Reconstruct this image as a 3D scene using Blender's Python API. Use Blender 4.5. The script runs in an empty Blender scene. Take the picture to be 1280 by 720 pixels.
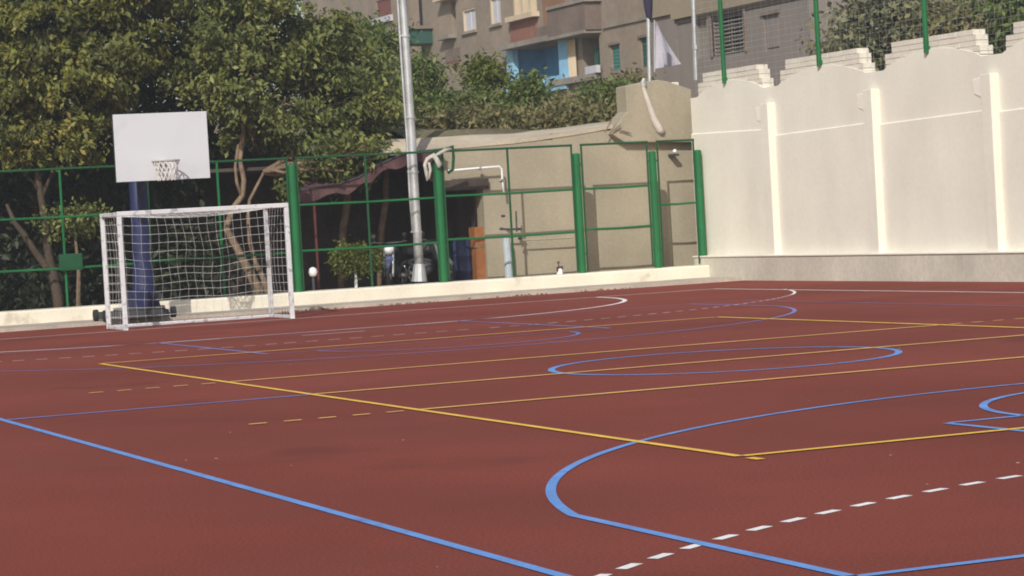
import bpy, math, random
import numpy as np
from mathutils import Vector, Matrix
random.seed(7); rng = np.random.default_rng(11)
S = bpy.context.scene
COL = S.collection

# ------------------------------------------------------------------ camera
CAM = np.array([-11.9274, -23.4809, 1.638]); YAW, PITCH, ROLL, FPX = 1.1829, -0.0289, -0.0566, 3159.0
def cam_axes():
    f = np.array([math.cos(PITCH)*math.cos(YAW), math.cos(PITCH)*math.sin(YAW), math.sin(PITCH)])
    r = np.array([math.sin(YAW), -math.cos(YAW), 0.0]); u = np.cross(r, f)
    c, s = math.cos(ROLL), math.sin(ROLL)
    return c*r+s*u, -s*r+c*u, f
AX = cam_axes()
cd = bpy.data.cameras.new('camera'); cam = bpy.data.objects.new('camera', cd); COL.objects.link(cam)
m3 = Matrix([[AX[0][i], AX[1][i], -AX[2][i]] for i in range(3)])
cam.matrix_world = Matrix.Translation(CAM.tolist()) @ m3.to_4x4()
cd.sensor_width = 36; cd.lens = FPX/1280*36; cd.clip_start = .1; cd.clip_end = 3000
S.camera = cam

# ------------------------------------------------------------------ light
SUN_DIR = Vector((0.69, 1.0, -0.84)).normalized()
w = bpy.data.worlds.new('World'); S.world = w; w.use_nodes = True
nt = w.node_tree; bg = nt.nodes['Background']
sky = nt.nodes.new('ShaderNodeTexSky'); sky.sky_type = 'NISHITA'; sky.sun_disc = False
sky.sun_elevation = math.asin(-SUN_DIR.z); sky.sun_rotation = math.atan2(-SUN_DIR.x, -SUN_DIR.y)
sky.air_density = 1.2; sky.dust_density = 2.0
nt.links.new(sky.outputs[0], bg.inputs[0]); bg.inputs[1].default_value = 0.11
ld = bpy.data.lights.new('sun', 'SUN'); ld.energy = 3.5; ld.angle = math.radians(.5); ld.color = (1, .962, .89)
sun = bpy.data.objects.new('sun', ld); COL.objects.link(sun)
sun.rotation_euler = SUN_DIR.to_track_quat('-Z', 'Y').to_euler()
S.view_settings.view_transform = 'Standard'; S.view_settings.look = 'None'
S.view_settings.exposure = 0.08; S.view_settings.gamma = 1
S.render.filter_size = 1.9
try:
    S.cycles.pixel_filter_type = 'BLACKMAN_HARRIS'; S.cycles.filter_width = 1.9
except Exception: pass
S.cycles.max_bounces = 5; S.cycles.diffuse_bounces = 3; S.cycles.transparent_max_bounces = 8

# ------------------------------------------------------------------ helpers
def P(axis, val, px, py):
    """a point on a world plane, measured on the photograph (1280 x 720)"""
    d = AX[0]*(px-640)/FPX - AX[1]*(py-360)/FPX + AX[2]
    t = (val-CAM[axis])/d[axis]
    return CAM+t*d
PX = lambda x, px, py: P(0, x, px, py)
PY = lambda y, px, py: P(1, y, px, py)

BASE = {}
def base_of(o): return BASE.get(o.name, (0, 0, 0)) if o is not None else (0, 0, 0)
def tag(o, label=None, cat=None, group=None, kind=None):
    if label: o['label'] = label
    if cat: o['category'] = cat
    if group: o['group'] = group
    if kind: o['kind'] = kind
    return o
def thing(name, loc, label, cat, group=None):
    o = bpy.data.objects.new(name, None); COL.objects.link(o); o.location = loc
    o.empty_display_size = .2; BASE[o.name] = tuple(loc)
    return tag(o, label, cat, group)

class MB:
    def __init__(s): s.v = []; s.f = []
    def quad(s, a, b, c, d):
        n = len(s.v); s.v += [tuple(a), tuple(b), tuple(c), tuple(d)]; s.f.append((n, n+1, n+2, n+3)); return s
    def box(s, x0, x1, y0, y1, z0, z1):
        n = len(s.v)
        s.v += [(x0,y0,z0),(x1,y0,z0),(x1,y1,z0),(x0,y1,z0),(x0,y0,z1),(x1,y0,z1),(x1,y1,z1),(x0,y1,z1)]
        s.f += [tuple(n+i for i in q) for q in ((0,3,2,1),(4,5,6,7),(0,1,5,4),(1,2,6,5),(2,3,7,6),(3,0,4,7))]
        return s
    def prism(s, poly, a0, a1, axis=0):
        """extrude a polygon (2-D points in the other two axes, in order) along an axis"""
        n = len(s.v); k = len(poly)
        for a in (a0, a1):
            for p, q in poly:
                s.v.append((a, p, q) if axis == 0 else (p, a, q) if axis == 1 else (p, q, a))
        s.f.append(tuple(n+i for i in range(k))[::-1]); s.f.append(tuple(n+k+i for i in range(k)))
        for i in range(k):
            j = (i+1) % k; s.f.append((n+i, n+j, n+k+j, n+k+i))
        return s
    def tube(s, pts, rad, n=8, cap=True):
        pts = [Vector(p) for p in pts]
        if not hasattr(rad, '__len__'): rad = [rad]*len(pts)
        b0 = len(s.v); pu = None
        for i, p in enumerate(pts):
            t = (pts[min(i+1, len(pts)-1)]-pts[max(i-1, 0)]).normalized()
            if pu is None:
                pu = Vector((0, 0, 1)) if abs(t.z) < .9 else Vector((1, 0, 0))
            u = (pu-t*pu.dot(t)).normalized(); pu = u; q = t.cross(u)
            for k in range(n):
                a = 2*math.pi*k/n
                s.v.append(tuple(p+(u*math.cos(a)+q*math.sin(a))*rad[i]))
        for i in range(len(pts)-1):
            for k in range(n):
                a = b0+i*n+k; b = b0+i*n+(k+1) % n
                s.f.append((a, b, b+n, a+n))
        if cap:
            s.f.append(tuple(b0+k for k in range(n))[::-1]); e = b0+(len(pts)-1)*n
            s.f.append(tuple(e+k for k in range(n)))
        return s
    def lathe(s, c, prof, n=14):
        """prof: (radius, z) pairs, around a vertical axis through c"""
        b0 = len(s.v)
        for r, z in prof:
            for k in range(n):
                a = 2*math.pi*k/n; s.v.append((c[0]+r*math.cos(a), c[1]+r*math.sin(a), c[2]+z))
        for i in range(len(prof)-1):
            for k in range(n):
                a = b0+i*n+k; b = b0+i*n+(k+1) % n; s.f.append((a, b, b+n, a+n))
        s.f.append(tuple(b0+k for k in range(n))[::-1]); e = b0+(len(prof)-1)*n
        s.f.append(tuple(e+k for k in range(n)))
        return s
    def build(s, name, m, parent=None, kind=None, smooth=False, bevel=0):
        bx, by, bz = base_of(parent)
        me = bpy.data.meshes.new(name); me.from_pydata([(x-bx, y-by, z-bz) for x, y, z in s.v], [], s.f)
        me.update(); me.materials.append(m)
        if smooth:
            me.polygons.foreach_set('use_smooth', [True]*len(me.polygons))
        o = bpy.data.objects.new(name, me); COL.objects.link(o)
        if parent is not None: o.parent = parent; BASE[o.name] = (bx, by, bz)
        if kind: o['kind'] = kind
        if bevel:
            b = o.modifiers.new('bevel', 'BEVEL'); b.width = bevel; b.segments = 2; b.limit_method = 'ANGLE'
        return o

def mat(name, col, rough=.85, var=.15, scale=3.0, fine=60.0, fvar=.08, streak=0.0, bump=0.0, metal=0.0, col2=None, spec=.3, trans=0, stain=None):
    m = bpy.data.materials.new(name); m.use_nodes = True; n = m.node_tree.nodes; L = m.node_tree.links
    b = n['Principled BSDF']; b.inputs['Roughness'].default_value = rough; b.inputs['Metallic'].default_value = metal
    b.inputs['Specular IOR Level'].default_value = spec
    g = n.new('ShaderNodeNewGeometry')
    def noise(sc, det=4, vec=None):
        t = n.new('ShaderNodeTexNoise'); t.inputs['Scale'].default_value = sc; t.inputs['Detail'].default_value = det
        L.new(vec or g.outputs['Position'], t.inputs['Vector']); return t.outputs['Fac']
    def ramp(f, lo, hi):
        r = n.new('ShaderNodeMapRange'); r.inputs['From Min'].default_value = .3; r.inputs['From Max'].default_value = .7
        r.inputs['To Min'].default_value = lo; r.inputs['To Max'].default_value = hi; L.new(f, r.inputs['Value']); return r.outputs[0]
    def mul(a, c):
        x = n.new('ShaderNodeMath'); x.operation = 'MULTIPLY'; L.new(a, x.inputs[0]); L.new(c, x.inputs[1]); return x.outputs[0]
    f1 = noise(scale); f2 = noise(fine, 3)
    v = mul(ramp(f1, 1-var, 1+var), ramp(f2, 1-fvar, 1+fvar))
    if streak:
        mp = n.new('ShaderNodeMapping'); mp.inputs['Scale'].default_value = (1.1, 1.1, .16)
        L.new(g.outputs['Position'], mp.inputs['Vector'])
        v = mul(v, ramp(noise(1.6, 6, mp.outputs[0]), 1-streak, 1+streak*.35))
    mix = n.new('ShaderNodeMix'); mix.data_type = 'RGBA'
    mix.inputs[6].default_value = (*col, 1); mix.inputs[7].default_value = (*(col2 or col), 1)
    L.new(ramp(noise(scale*1.7+.13, 5), 0, 1), mix.inputs[0])
    hs = n.new('ShaderNodeVectorMath'); hs.operation = 'SCALE'
    L.new(mix.outputs[2], hs.inputs[0]); L.new(v, hs.inputs['Scale'])
    out = hs.outputs[0]
    if stain:
        sc, thr, scol, amt = stain
        r = n.new('ShaderNodeMapRange'); r.inputs['From Min'].default_value = thr; r.inputs['From Max'].default_value = thr+.08
        r.inputs['To Max'].default_value = amt; L.new(noise(sc, 5), r.inputs['Value'])
        mx = n.new('ShaderNodeMix'); mx.data_type = 'RGBA'; mx.inputs[7].default_value = (*scol, 1)
        L.new(r.outputs[0], mx.inputs[0]); L.new(out, mx.inputs[6]); out = mx.outputs[2]
    L.new(out, b.inputs['Base Color'])
    if bump:
        bp = n.new('ShaderNodeBump'); bp.inputs['Strength'].default_value = bump; bp.inputs['Distance'].default_value = .02
        L.new(noise(fine*.6, 5), bp.inputs['Height']); L.new(bp.outputs[0], b.inputs['Normal'])
    return m

def leaf_mat(name, cols, trans=.25):
    """leaf colours follow the per-leaf 'tint' attribute"""
    m = bpy.data.materials.new(name); m.use_nodes = True; n = m.node_tree.nodes; L = m.node_tree.links
    b = n['Principled BSDF']; b.inputs['Roughness'].default_value = .55; b.inputs['Specular IOR Level'].default_value = .35
    a = n.new('ShaderNodeAttribute'); a.attribute_name = 'tint'
    r = n.new('ShaderNodeValToRGB'); r.color_ramp.interpolation = 'LINEAR'
    e = r.color_ramp.elements
    while len(e) < len(cols): e.new(.5)
    for i, (p, c) in enumerate(cols): e[i].position = p; e[i].color = (*c, 1)
    L.new(a.outputs['Fac'], r.inputs[0]); L.new(r.outputs[0], b.inputs['Base Color'])
    t = n.new('ShaderNodeBsdfTranslucent'); L.new(r.outputs[0], t.inputs[0])
    mx = n.new('ShaderNodeMixShader'); mx.inputs[0].default_value = trans
    L.new(b.outputs[0], mx.inputs[1]); L.new(t.outputs[0], mx.inputs[2]); L.new(mx.outputs[0], n['Material Output'].inputs[0])
    return m

M = dict(
    court=mat('court_rubber', (.226,.058,.041), .97, .15, .23, 55, .24, bump=.3, spec=.06, col2=(.200,.055,.041), stain=(.42,.62,(.125,.038,.03),.5)),
    yellow=mat('yellow_paint', (.84,.50,.075), .75, .12, 2, 40, .12, stain=(5,.62,(.45,.18,.05),.5)), blue=mat('blue_paint', (.145,.30,.64), .75, .15, 2, 40, .12, stain=(5,.60,(.17,.12,.22),.55)),
    white_line=mat('white_line_paint', (.85,.82,.79), .75, .08, 2, 40, .12, stain=(7,.63,(.5,.28,.24),.5)),
    white_worn=mat('worn_white_line_paint', (.68,.56,.53), .8, .2, 1.2, 40, .2),
    blue_worn=mat('worn_blue_line_paint', (.235,.135,.26), .8, .2, 1.0, 40, .15),
    yellow_worn=mat('worn_yellow_line_paint', (.80,.46,.14), .8, .15, 1.0, 40, .15),
    blue_faded=mat('faded_blue_line_paint', (.19,.22,.47), .8, .2, 1.0, 40, .12),
    apron=mat('apron_concrete', (.44,.38,.32), .9, .18, 1.2, 30, .12, bump=.2, stain=(2,.6,(.3,.24,.19),.5)),
    kerb=mat('kerb_paint', (.72,.665,.55), .8, .08, 1.5, 30, .06, stain=(1.7,.62,(.42,.36,.28),.55)),
    ground=mat('dry_soil', (.16,.11,.075), .95, .25, .6, 20, .2, bump=.5),
    hill=mat('hillside_soil', (.20,.15,.10), .95, .3, .4, 10, .25, bump=.5, col2=(.13,.12,.06)),
    wall=mat('cream_wall_plaster', (.765,.73,.635), .85, .045, .8, 14, .03, streak=.03, bump=.12, stain=(.5,.64,(.62,.565,.49),.35)),
    sunlit_plaster=mat('sunlit_facet_plaster', (.82,.775,.69), .85, .04, 1.5, 14, .03),  # paler cream: sunlight on the bracket facet put into the colour
    ledge=mat('ledge_plaster', (.58,.54,.46), .85, .14, .7, 14, .08, streak=.07, bump=.2),
    block=mat('cream_block', (.68,.635,.545), .85, .08, 2, 18, .06, bump=.25),
    mortar=mat('block_mortar', (.62,.57,.49), .9, .1, 2, 18, .06),
    beige=mat('beige_render', (.335,.292,.215), .9, .10, .9, 16, .07, streak=.10, bump=.25, stain=(1.1,.62,(.27,.22,.15),.45)),
    cap=mat('pale_plaster_cap', (.45,.385,.295), .9, .15, 1.1, 16, .08, bump=.2),
    green=mat('green_fence_paint', (.010,.125,.038), .58, .18, 1.5, 30, .08, spec=.3, stain=(2.2,.62,(.02,.11,.04),.5)),
    green_dark=mat('dark_green_frame_paint', (.014,.075,.028), .5, .1, 2, 30, .05),
    green_box=mat('dull_green_box_paint', (.010,.075,.030), .6, .15, 3, 30, .08),
    steel=mat('galvanised_steel', (.50,.51,.52), .42, .15, 3, 30, .08, metal=.55, spec=.5),
    white=mat('white_metal_paint', (.78,.78,.80), .45, .04, 3, 40, .03, stain=(5,.66,(.5,.48,.45),.5)),
    goalwhite=mat('chipped_white_paint', (.60,.60,.62), .55, .08, 4, 40, .05, stain=(8,.57,(.27,.26,.30),.8)),
    board=mat('white_backboard', (.56,.57,.60), .5, .03, 1.4, 30, .02, stain=(1.6,.63,(.47,.47,.5),.4)),
    net=mat('white_net_cord', (.62,.60,.58), .9, .1, 5, 30, .05),
    bluepost=mat('blue_post_paint', (.012,.018,.072), .55, .15, 2, 30, .08, spec=.4, stain=(3,.6,(.035,.04,.09),.5)),
    black=mat('black_rubber', (.025,.025,.028), .7, .15, 4, 30, .1),
    darkmetal=mat('dark_metal', (.055,.055,.062), .55, .15, 4, 30, .1),
    rim=mat('worn_rim_metal', (.42,.39,.38), .5, .2, 6, 30, .1),
    bark=mat('tan_bark', (.23,.165,.11), .95, .25, 4, 30, .2, bump=.8, col2=(.15,.105,.07)),
    shadebark=mat('shaded_bark', (.075,.055,.04), .95, .25, 4, 30, .2, bump=.8),  # darker bark colour stands for shade on the trunks
    awning=mat('maroon_awning_cloth', (.065,.028,.034), .9, .3, 2.5, 30, .1, col2=(.11,.06,.06)),
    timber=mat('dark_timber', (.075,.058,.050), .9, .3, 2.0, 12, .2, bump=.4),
    orange=mat('orange_brown_wood', (.28,.11,.04), .8, .2, 2.5, 14, .12),
    redpost=mat('dull_red_paint', (.12,.03,.03), .7, .2, 3, 30, .1),
    globe=mat('white_globe_glass', (.8,.8,.8), .25, .05, 4, 30, .02, spec=.5),
    palebluep=mat('pale_blue_paint', (.40,.46,.50), .6, .12, 4, 30, .06),
    bluecloth=mat('faded_blue_plastic_sheet', (.07,.085,.17), .5, .2, 3, 30, .1, stain=(5,.66,(.3,.3,.36),.6)),
    greycloth=mat('grey_plastic_sheet', (.11,.11,.12), .7, .3, 5, 30, .1),
    bluedrum=mat('dark_blue_plastic', (.022,.035,.085), .5, .15, 4, 30, .05),
    rope=mat('dirty_white_rag', (.42,.40,.36), .95, .2, 6, 40, .15, bump=.6),
    hose=mat('dusty_white_hose', (.52,.47,.41), .8, .15, 4, 30, .08),
    cloth=mat('white_sheet_cloth', (.43,.41,.46), .9, .06, 2, 20, .04),
    flag=mat('dark_flag_cloth', (.035,.03,.06), .9, .1, 2, 20, .04),
    wood=mat('weathered_stick', (.20,.14,.10), .9, .2, 6, 30, .1),
    brass=mat('tap_brass', (.09,.06,.05), .5, .2, 9, 40, .1, metal=.4),
    # far buildings
    brick=mat('tan_brick_wall', (.285,.225,.17), .95, .13, .30, 3.5, .10, streak=.08, bump=.2, col2=(.25,.205,.165)),
    brick_red=mat('red_brick_panel', (.25,.115,.085), .95, .12, .5, 3, .10, streak=.1),
    brick_warm=mat('warm_brown_wall', (.245,.13,.075), .95, .12, .4, 3, .10, streak=.12),
    conc=mat('grey_concrete', (.27,.24,.205), .95, .15, .6, 5, .1, streak=.15),
    conc_dark=mat('stained_concrete', (.19,.145,.12), .95, .2, .6, 5, .1, streak=.1),
    shutterw=mat('white_shutter', (.50,.50,.54), .6, .04, 1, 10, .04),
    shutterr=mat('red_brown_shutter', (.20,.075,.06), .7, .1, 1, 10, .05),
    cream=mat('cream_window_frame', (.55,.45,.33), .8, .08, 1, 10, .05),
    dark=mat('unlit_dark', (.022,.018,.017), .9, .2, 1, 10, .05),
    sky_blue=mat('bright_blue_wall_paint', (.085,.31,.60), .8, .12, .8, 6, .08),
    sky_blue_p=mat('pale_blue_wall_paint', (.25,.48,.68), .8, .12, .8, 6, .08),
    teal=mat('teal_shutter', (.045,.17,.145), .7, .1, 1, 10, .06),
    darkgreen=mat('dark_green_paint', (.025,.085,.065), .7, .2, 1, 10, .06),
    grey=mat('grey_building_render', (.235,.20,.18), .95, .06, .4, 6, .05, streak=.08),
    tan=mat('tan_band_render', (.30,.245,.175), .95, .08, .4, 6, .05, streak=.06),
    glass=mat('window_glass', (.05,.06,.065), .15, .05, 1, 10, .02, spec=.6),
    pinkish=mat('pinkish_grey_render', (.28,.20,.18), .95, .12, .4, 6, .05, streak=.1),
)
GREEN_LEAF = leaf_mat('olive_leaves', [(0,(.035,.045,.016)),(.4,(.11,.135,.036)),(.75,(.23,.245,.066)),(1,(.36,.34,.13))])
YELLOW_LEAF = leaf_mat('turning_leaves', [(0,(.035,.043,.014)),(.4,(.12,.13,.03)),(.8,(.255,.255,.055)),(1,(.38,.27,.085))])
SHADED_LEAF = leaf_mat('shaded_leaves', [(0,(.014,.02,.010)),(.5,(.028,.038,.016)),(1,(.05,.06,.022))], .15)  # leaf colours darkened to stand for deep shade between the crowns
BUSH_LEAF = leaf_mat('hill_bush_leaves', [(0,(.05,.075,.018)),(.5,(.115,.16,.038)),(1,(.20,.22,.06))])
DRY_LEAF = leaf_mat('dry_bush_leaves', [(0,(.09,.085,.035)),(.5,(.185,.175,.07)),(1,(.29,.24,.11))])
FRESH_LEAF = leaf_mat('fresh_leaves', [(0,(.06,.09,.014)),(.5,(.11,.14,.02)),(1,(.17,.18,.035))])
HAZE_LEAF = leaf_mat('grey_olive_leaves', [(0,(.09,.10,.055)),(.5,(.20,.20,.10)),(1,(.32,.30,.17))])

# ------------------------------------------------------------------ ground and court
ROOT = None
def sheet(name, m, x0, x1, y0, y1, z, kind='structure'):
    return MB().quad((x0,y0,z),(x1,y0,z),(x1,y1,z),(x0,y1,z)).build(name, m, kind=kind)
sheet('ground', M['ground'], -290, 290, -290, 290, -.06)
CX1, CY1 = 12.46, 23.45
court = MB().box(-45, CX1, -60, CY1, -.05, 0).build('sports_court', M['court'], kind='structure')
MB().box(-45, CX1, CY1, 25.02, -.05, .07).build('concrete_apron', M['apron'], kind='structure')
kb = MB()
prof = [(25.0,-.05),(25.0,.295),(25.025,.325),(25.62,.33),(25.62,-.05)]
kb.prism(prof, -45, 12.5, 0).build('kerb', M['kerb'], kind='structure')
sheet('yard_ground', M['ground'], -60, 14, 25.6, 40, .21)

ZL = dict(white=.003, blue=.0055, yellow=.008)
def strip(pts, wd, z, name, m, closed=False):
    """painted strip along a 2-D polyline"""
    pts = [Vector((p[0], p[1])) for p in pts]; n = len(pts); L, Rr = [], []
    for i, p in enumerate(pts):
        t = (pts[min(i+1, n-1)]-pts[max(i-1, 0)]).normalized(); q = Vector((-t.y, t.x))*wd/2
        L.append((*(p+q), z)); Rr.append((*(p-q), z))
    b = MB(); b.v = L+Rr
    b.f = [(n+i, n+i+1, i+1, i) for i in range(n-1)]
    return b.build(name, m, court)
def line(x0, y0, x1, y1, c, m=None, wd=.066):
    k = max(2, int(math.hypot(x1-x0, y1-y0)/1.5)+1)
    return strip([(x0+(x1-x0)*i/(k-1), y0+(y1-y0)*i/(k-1)) for i in range(k)], wd, ZL[c], 'painted_line', m or M[{'white':'white_line'}.get(c, c)])
def arc(cx, cy, r, a0, a1, c, m=None, wd=.062):
    k = max(6, int(abs(a1-a0)/1.5)+1)
    return strip([(cx+r*math.cos(math.radians(a0+(a1-a0)*i/(k-1))), cy+r*math.sin(math.radians(a0+(a1-a0)*i/(k-1)))) for i in range(k)],
                 wd, ZL[c], 'painted_arc', m or M[{'white':'white_line'}.get(c, c)])
# volleyball, yellow
line(-4.5, -9, -4.5, 9, 'yellow'); line(4.5, -9, 4.5, 9, 'yellow', None, .09)
line(-4.47, -9, 4.47, -9, 'yellow', None, .08); line(-4.47, 9, 4.47, 9, 'yellow', M['yellow_worn'], .10)
line(-4.47, -3, 4.47, -3, 'yellow', M['yellow_worn'], .10); line(-4.47, 3, 4.47, 3, 'yellow', M['yellow_worn'], .10); line(-4.47, 0, 4.47, 0, 'yellow', M['yellow_worn'], .10)
for y in (-3, 3):
    for s in (-1, 1):
        for k in range(5):
            a = 4.63+.307*k
            o = strip([(s*a, y), (s*(a+.155), y)], .075, ZL['yellow'], 'painted_dash', M['yellow_worn'])
line(-4.5, -9.30, -4.5, -9.14, 'yellow')
# basketball, blue
for s in (-1, 1):
    line(s*7.5, -14, s*7.5, 14, 'blue', M['blue'] if s < 0 else M['blue_worn'])
line(-7.47, 0, -4.5, 0, 'blue', M['blue_faded'], .09); line(4.5, 0, 7.47, 0, 'blue', M['blue_worn'])
line(-7.47, -14, 7.47, -14, 'blue'); line(-7.47, 14.06, 7.47, 14.06, 'blue', M['blue_worn'])
arc(0, 0, 1.8, 0, 360, 'blue', None, .075)
for s in (-1, 1):
    mm = M['blue'] if s < 0 else M['blue_faded']
    line(-2.45, s*14, -2.45, s*8.2, 'blue', mm); line(2.45, s*14, 2.45, s*8.2, 'blue', mm)
    line(-2.42, s*8.2, 2.42, s*8.2, 'blue', mm if s < 0 else M['blue_worn'])
    if s < 0: arc(0, -8.2, 1.8, 0, 180, 'blue')
    else: arc(0, 8.2, 1.8, 180, 360, 'blue', mm)
    th = math.degrees(math.asin(1.40/6.70)); cy = s*12.425
    for q in (-1, 1): line(q*6.55, s*14, q*6.55, s*(12.425-1.40), 'blue', mm)
    if s < 0: arc(0, cy, 6.70, th, 180-th, 'blue')
    else: arc(0, cy, 6.70, 180+th, 360-th, 'blue', mm)
# handball, white
for s in (-1, 1): line(s*10, -20, s*10, 20, 'white', M['white_worn'] if s < 0 else None)
line(-9.97, 19.95, 9.97, 19.95, 'white', M['white_worn'], .10)
for s in (-1, 1):
    for q in (-1, 1):
        a0, a1 = (0, -90) if q > 0 else (-180, -90)
        if s < 0: a0, a1 = -a0, -a1
        if s > 0 or q < 0:
            arc(q*1.5, s*19.95, 6, a0, a1, 'white', M['white_line'] if s > 0 else None, .085)
    if s > 0: line(-1.5, 14, 1.5, 14, 'white', M['white_worn'], .09)
def dash_arc(cx, cy, r, a0, a1, step=.3224, ln=.17, off=0.0, m=None):
    L = math.radians(abs(a1-a0))*r; k = 0; sg = 1 if a1 > a0 else -1
    while off+k*step+ln < L:
        q = [math.radians(a0)+sg*(off+k*step+ln*j/2)/r for j in range(3)]
        strip([(cx+r*math.cos(a), cy+r*math.sin(a)) for a in q], .062, ZL['white'], 'painted_dash', m or M['white_line']); k += 1
dash_arc(-1.5, -20, 9, 146, 92, off=.04)
arc(1.5, 19.95, 9, -17, -35, 'white', wd=.05); dash_arc(1.5, 19.95, 9, -36, -90, m=M['white_worn'])
dash_arc(-1.5, 19.95, 9, -90, -163, m=M['white_worn'])
for k in range(9): strip([(-1.4+.33*k, 10.95), (-1.22+.33*k, 10.95)], .055, ZL['white'], 'painted_dash', M['white_worn'])
line(-.5, 12.95, .5, 12.95, 'white', M['white_worn'])

# ------------------------------------------------------------------ right boundary wall
WX = 12.68
bw = thing('boundary_wall', (WX, 16, 0), 'tall cream plastered wall with pilasters and stepped block merlons along the right side of the court', 'wall')
YW0, YW1 = 4.0, 25.95
pil_y = [22.30, 18.16, 14.12, 10.06, 6.0]
ZP = 3.95   # plaster top between merlons
b = MB()
# plaster body: each bay's top follows a flat arch under its merlon
edges = [YW1]+pil_y+[YW0]
ys = []
def bay_top(y):
    for a, c in zip(edges[:-1], edges[1:]):
        if c <= y <= a:
            mid, hw = (a+c)/2, (a-c)/2
            t = abs(y-mid)/hw
            if t > .80: return ZP
            return 3.99+.22*(1-(t/.80)**2)
    return ZP
n = 132
yy = [YW0+(YW1-YW0)*i/n for i in range(n+1)]
poly = [(y, bay_top(y)) for y in yy]
poly = [(YW0, .3)]+poly+[(YW1, .3)]
b.prism(poly, WX+.03, WX+.33, 0).build('wall_body', M['wall'], bw)
# lower plaster coat, 3 cm proud with a bevelled upper edge in every bay
for a, c in zip(edges[:-1], edges[1:]):
    y0, y1 = c+.16, a-(.16 if a != YW1 else 0)
    if a == YW1: z0, z1 = 3.08, 3.16
    else: z0, z1 = 2.99, 2.94
    q = MB()
    x = WX
    q.quad((x,y1,.45),(x,y0,.45),(x,y0,z0),(x,y1,z1)); q.quad((x,y1,z1),(x,y0,z0),(x+.05,y0,z0+.035),(x+.05,y1,z1+.035))
    q.quad((x,y0,.45),(x+.05,y0,.45),(x+.05,y0,z0+.035),(x,y0,z0)); q.quad((x+.05,y1,.45),(x,y1,.45),(x,y1,z1),(x+.05,y1,z1+.035))
    q.build('plaster_panel', M['wall'], bw)
for y in pil_y:
    p = MB().box(WX-.145, WX+.05, y-.16, y+.16, .45, 3.62).build('pilaster', M['wall'], bw, bevel=.012)
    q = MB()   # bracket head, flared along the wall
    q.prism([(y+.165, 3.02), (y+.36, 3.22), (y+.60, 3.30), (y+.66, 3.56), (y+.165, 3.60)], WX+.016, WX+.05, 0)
    q.build('bracket', M['sunlit_plaster'], p, bevel=.008)
# merlons of block courses
for i, (a, c) in enumerate(zip(edges[:-1], edges[1:])):
    mid, hw = (a+c)/2, (a-c)/2
    y0, y1 = mid-hw*.80, mid+hw*.80
    if i == 0: y1 = a-.35
    nc = 5; z0 = 3.955; hgt = .1
    mer = MB()
    mer.prism([(y0+.05, z0)]+[(y0+.05, z0+.15), (y0+.25, z0+.15), (y0+.25, z0+nc*hgt-.02), (y1-.28, z0+nc*hgt-.02), (y1-.28, z0+.22), (y1-.05, z0+.22), (y1-.05, z0)][0:], WX+.072, WX+.30, 0)
    mer = mer.build('merlon', M['mortar'], bw)
    for k in range(nc):
        za, zb = z0+k*hgt, z0+(k+1)*hgt-.008
        ya, yb = y0+(0 if k < 2 else .13 if k < 4 else .22), y1-(0 if k < 3 else .24)
        cm = MB(); pts_t, pts_b = [], []
        nb = max(3, int((yb-ya)/.5)); wob = rng.normal(0, .003, nb)
        for j in range(nb):
            u0, u1 = ya+(yb-ya)*j/nb, ya+(yb-ya)*(j+1)/nb
            um = (u0+u1)/2
            lo = max(za, min(bay_top(u0), bay_top(u1))+.004 if k < 4 else za)
            if zb-lo < .015: continue
            cm.box(WX+.055+wob[j], WX+.32, u0+.004, u1-.004, lo, zb-.003*(j % 2))
        if cm.v: cm.build('block_course', M['block'], mer)
# stub of the wall beyond its end
st = thing('wall_stub', (WX, 26.5, 3.2), 'small stepped white block end standing on the beige wall left of the wall top', 'wall stub')
MB().box(12.45, 12.62, 26.3, 26.42, 3.9, 4.33).build('upper_block', M['block'], st, bevel=.01)
MB().box(12.50, 12.78, 26.28, 26.44, 3.72, 3.90).build('lower_block', M['block'], st, bevel=.01)
# ledge at the wall's foot
lg = thing('wall_ledge', (12.5, 16, 0), 'low plastered ledge running along the foot of the cream wall', 'ledge')
MB().box(12.46, WX+.03, YW0, 25.72, -.02, .49).build('ledge_body', M['ledge'], lg, bevel=.02)
MB().box(12.44, WX+.03, YW0, 25.74, .492, .525).build('coping', M['wall'], lg, bevel=.008)

# ------------------------------------------------------------------ back retaining wall with doorway
BY = 26.44
rw = thing('retaining_wall', (9, BY, 0), 'beige rendered retaining wall with a dark doorway behind the green fence', 'wall')
b = MB()
b.box(7.93, 9.6, BY, BY+.42, .1, 3.20).box(9.602, 13.3, BY, BY+.42, .1, 3.34)
b.box(6.9, 7.928, BY, BY+.42, 2.44, 3.12)
b.build('wall_body', M['beige'], rw)
# pale sloping plaster cap
b = MB()
ct_ = [(430,177),(460,176),(500,174),(560,171),(600,168.5),(640,167.5),(672,165),(720,160),(762,154),(790,151)]
cb_ = [(430,194),(460,192),(500,189),(560,182.5),(600,179),(640,175.5),(672,171.5),(720,164.5),(762,157),(790,154)]
tp_ = [PY(BY+.5, *q) for q in ct_]; bt_ = [PY(BY-.02, *q) for q in cb_]
for i in range(9):
    b.quad(bt_[i], bt_[i+1], tp_[i+1], tp_[i]); u, v = bt_[i].copy(), bt_[i+1].copy(); u[2] -= .07; v[2] -= .07
    b.quad(u, v, bt_[i+1], bt_[i]); e = np.array([0,.9,.05]); b.quad(tp_[i], tp_[i+1], tp_[i+1]+e, tp_[i]+e)
b.build('sloping_cap', M['cap'], rw)
MB().box(7.0, 8.03, BY-.12, BY+.3, 2.22, 2.437).build('lintel', M['timber'], rw, bevel=.01)
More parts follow.
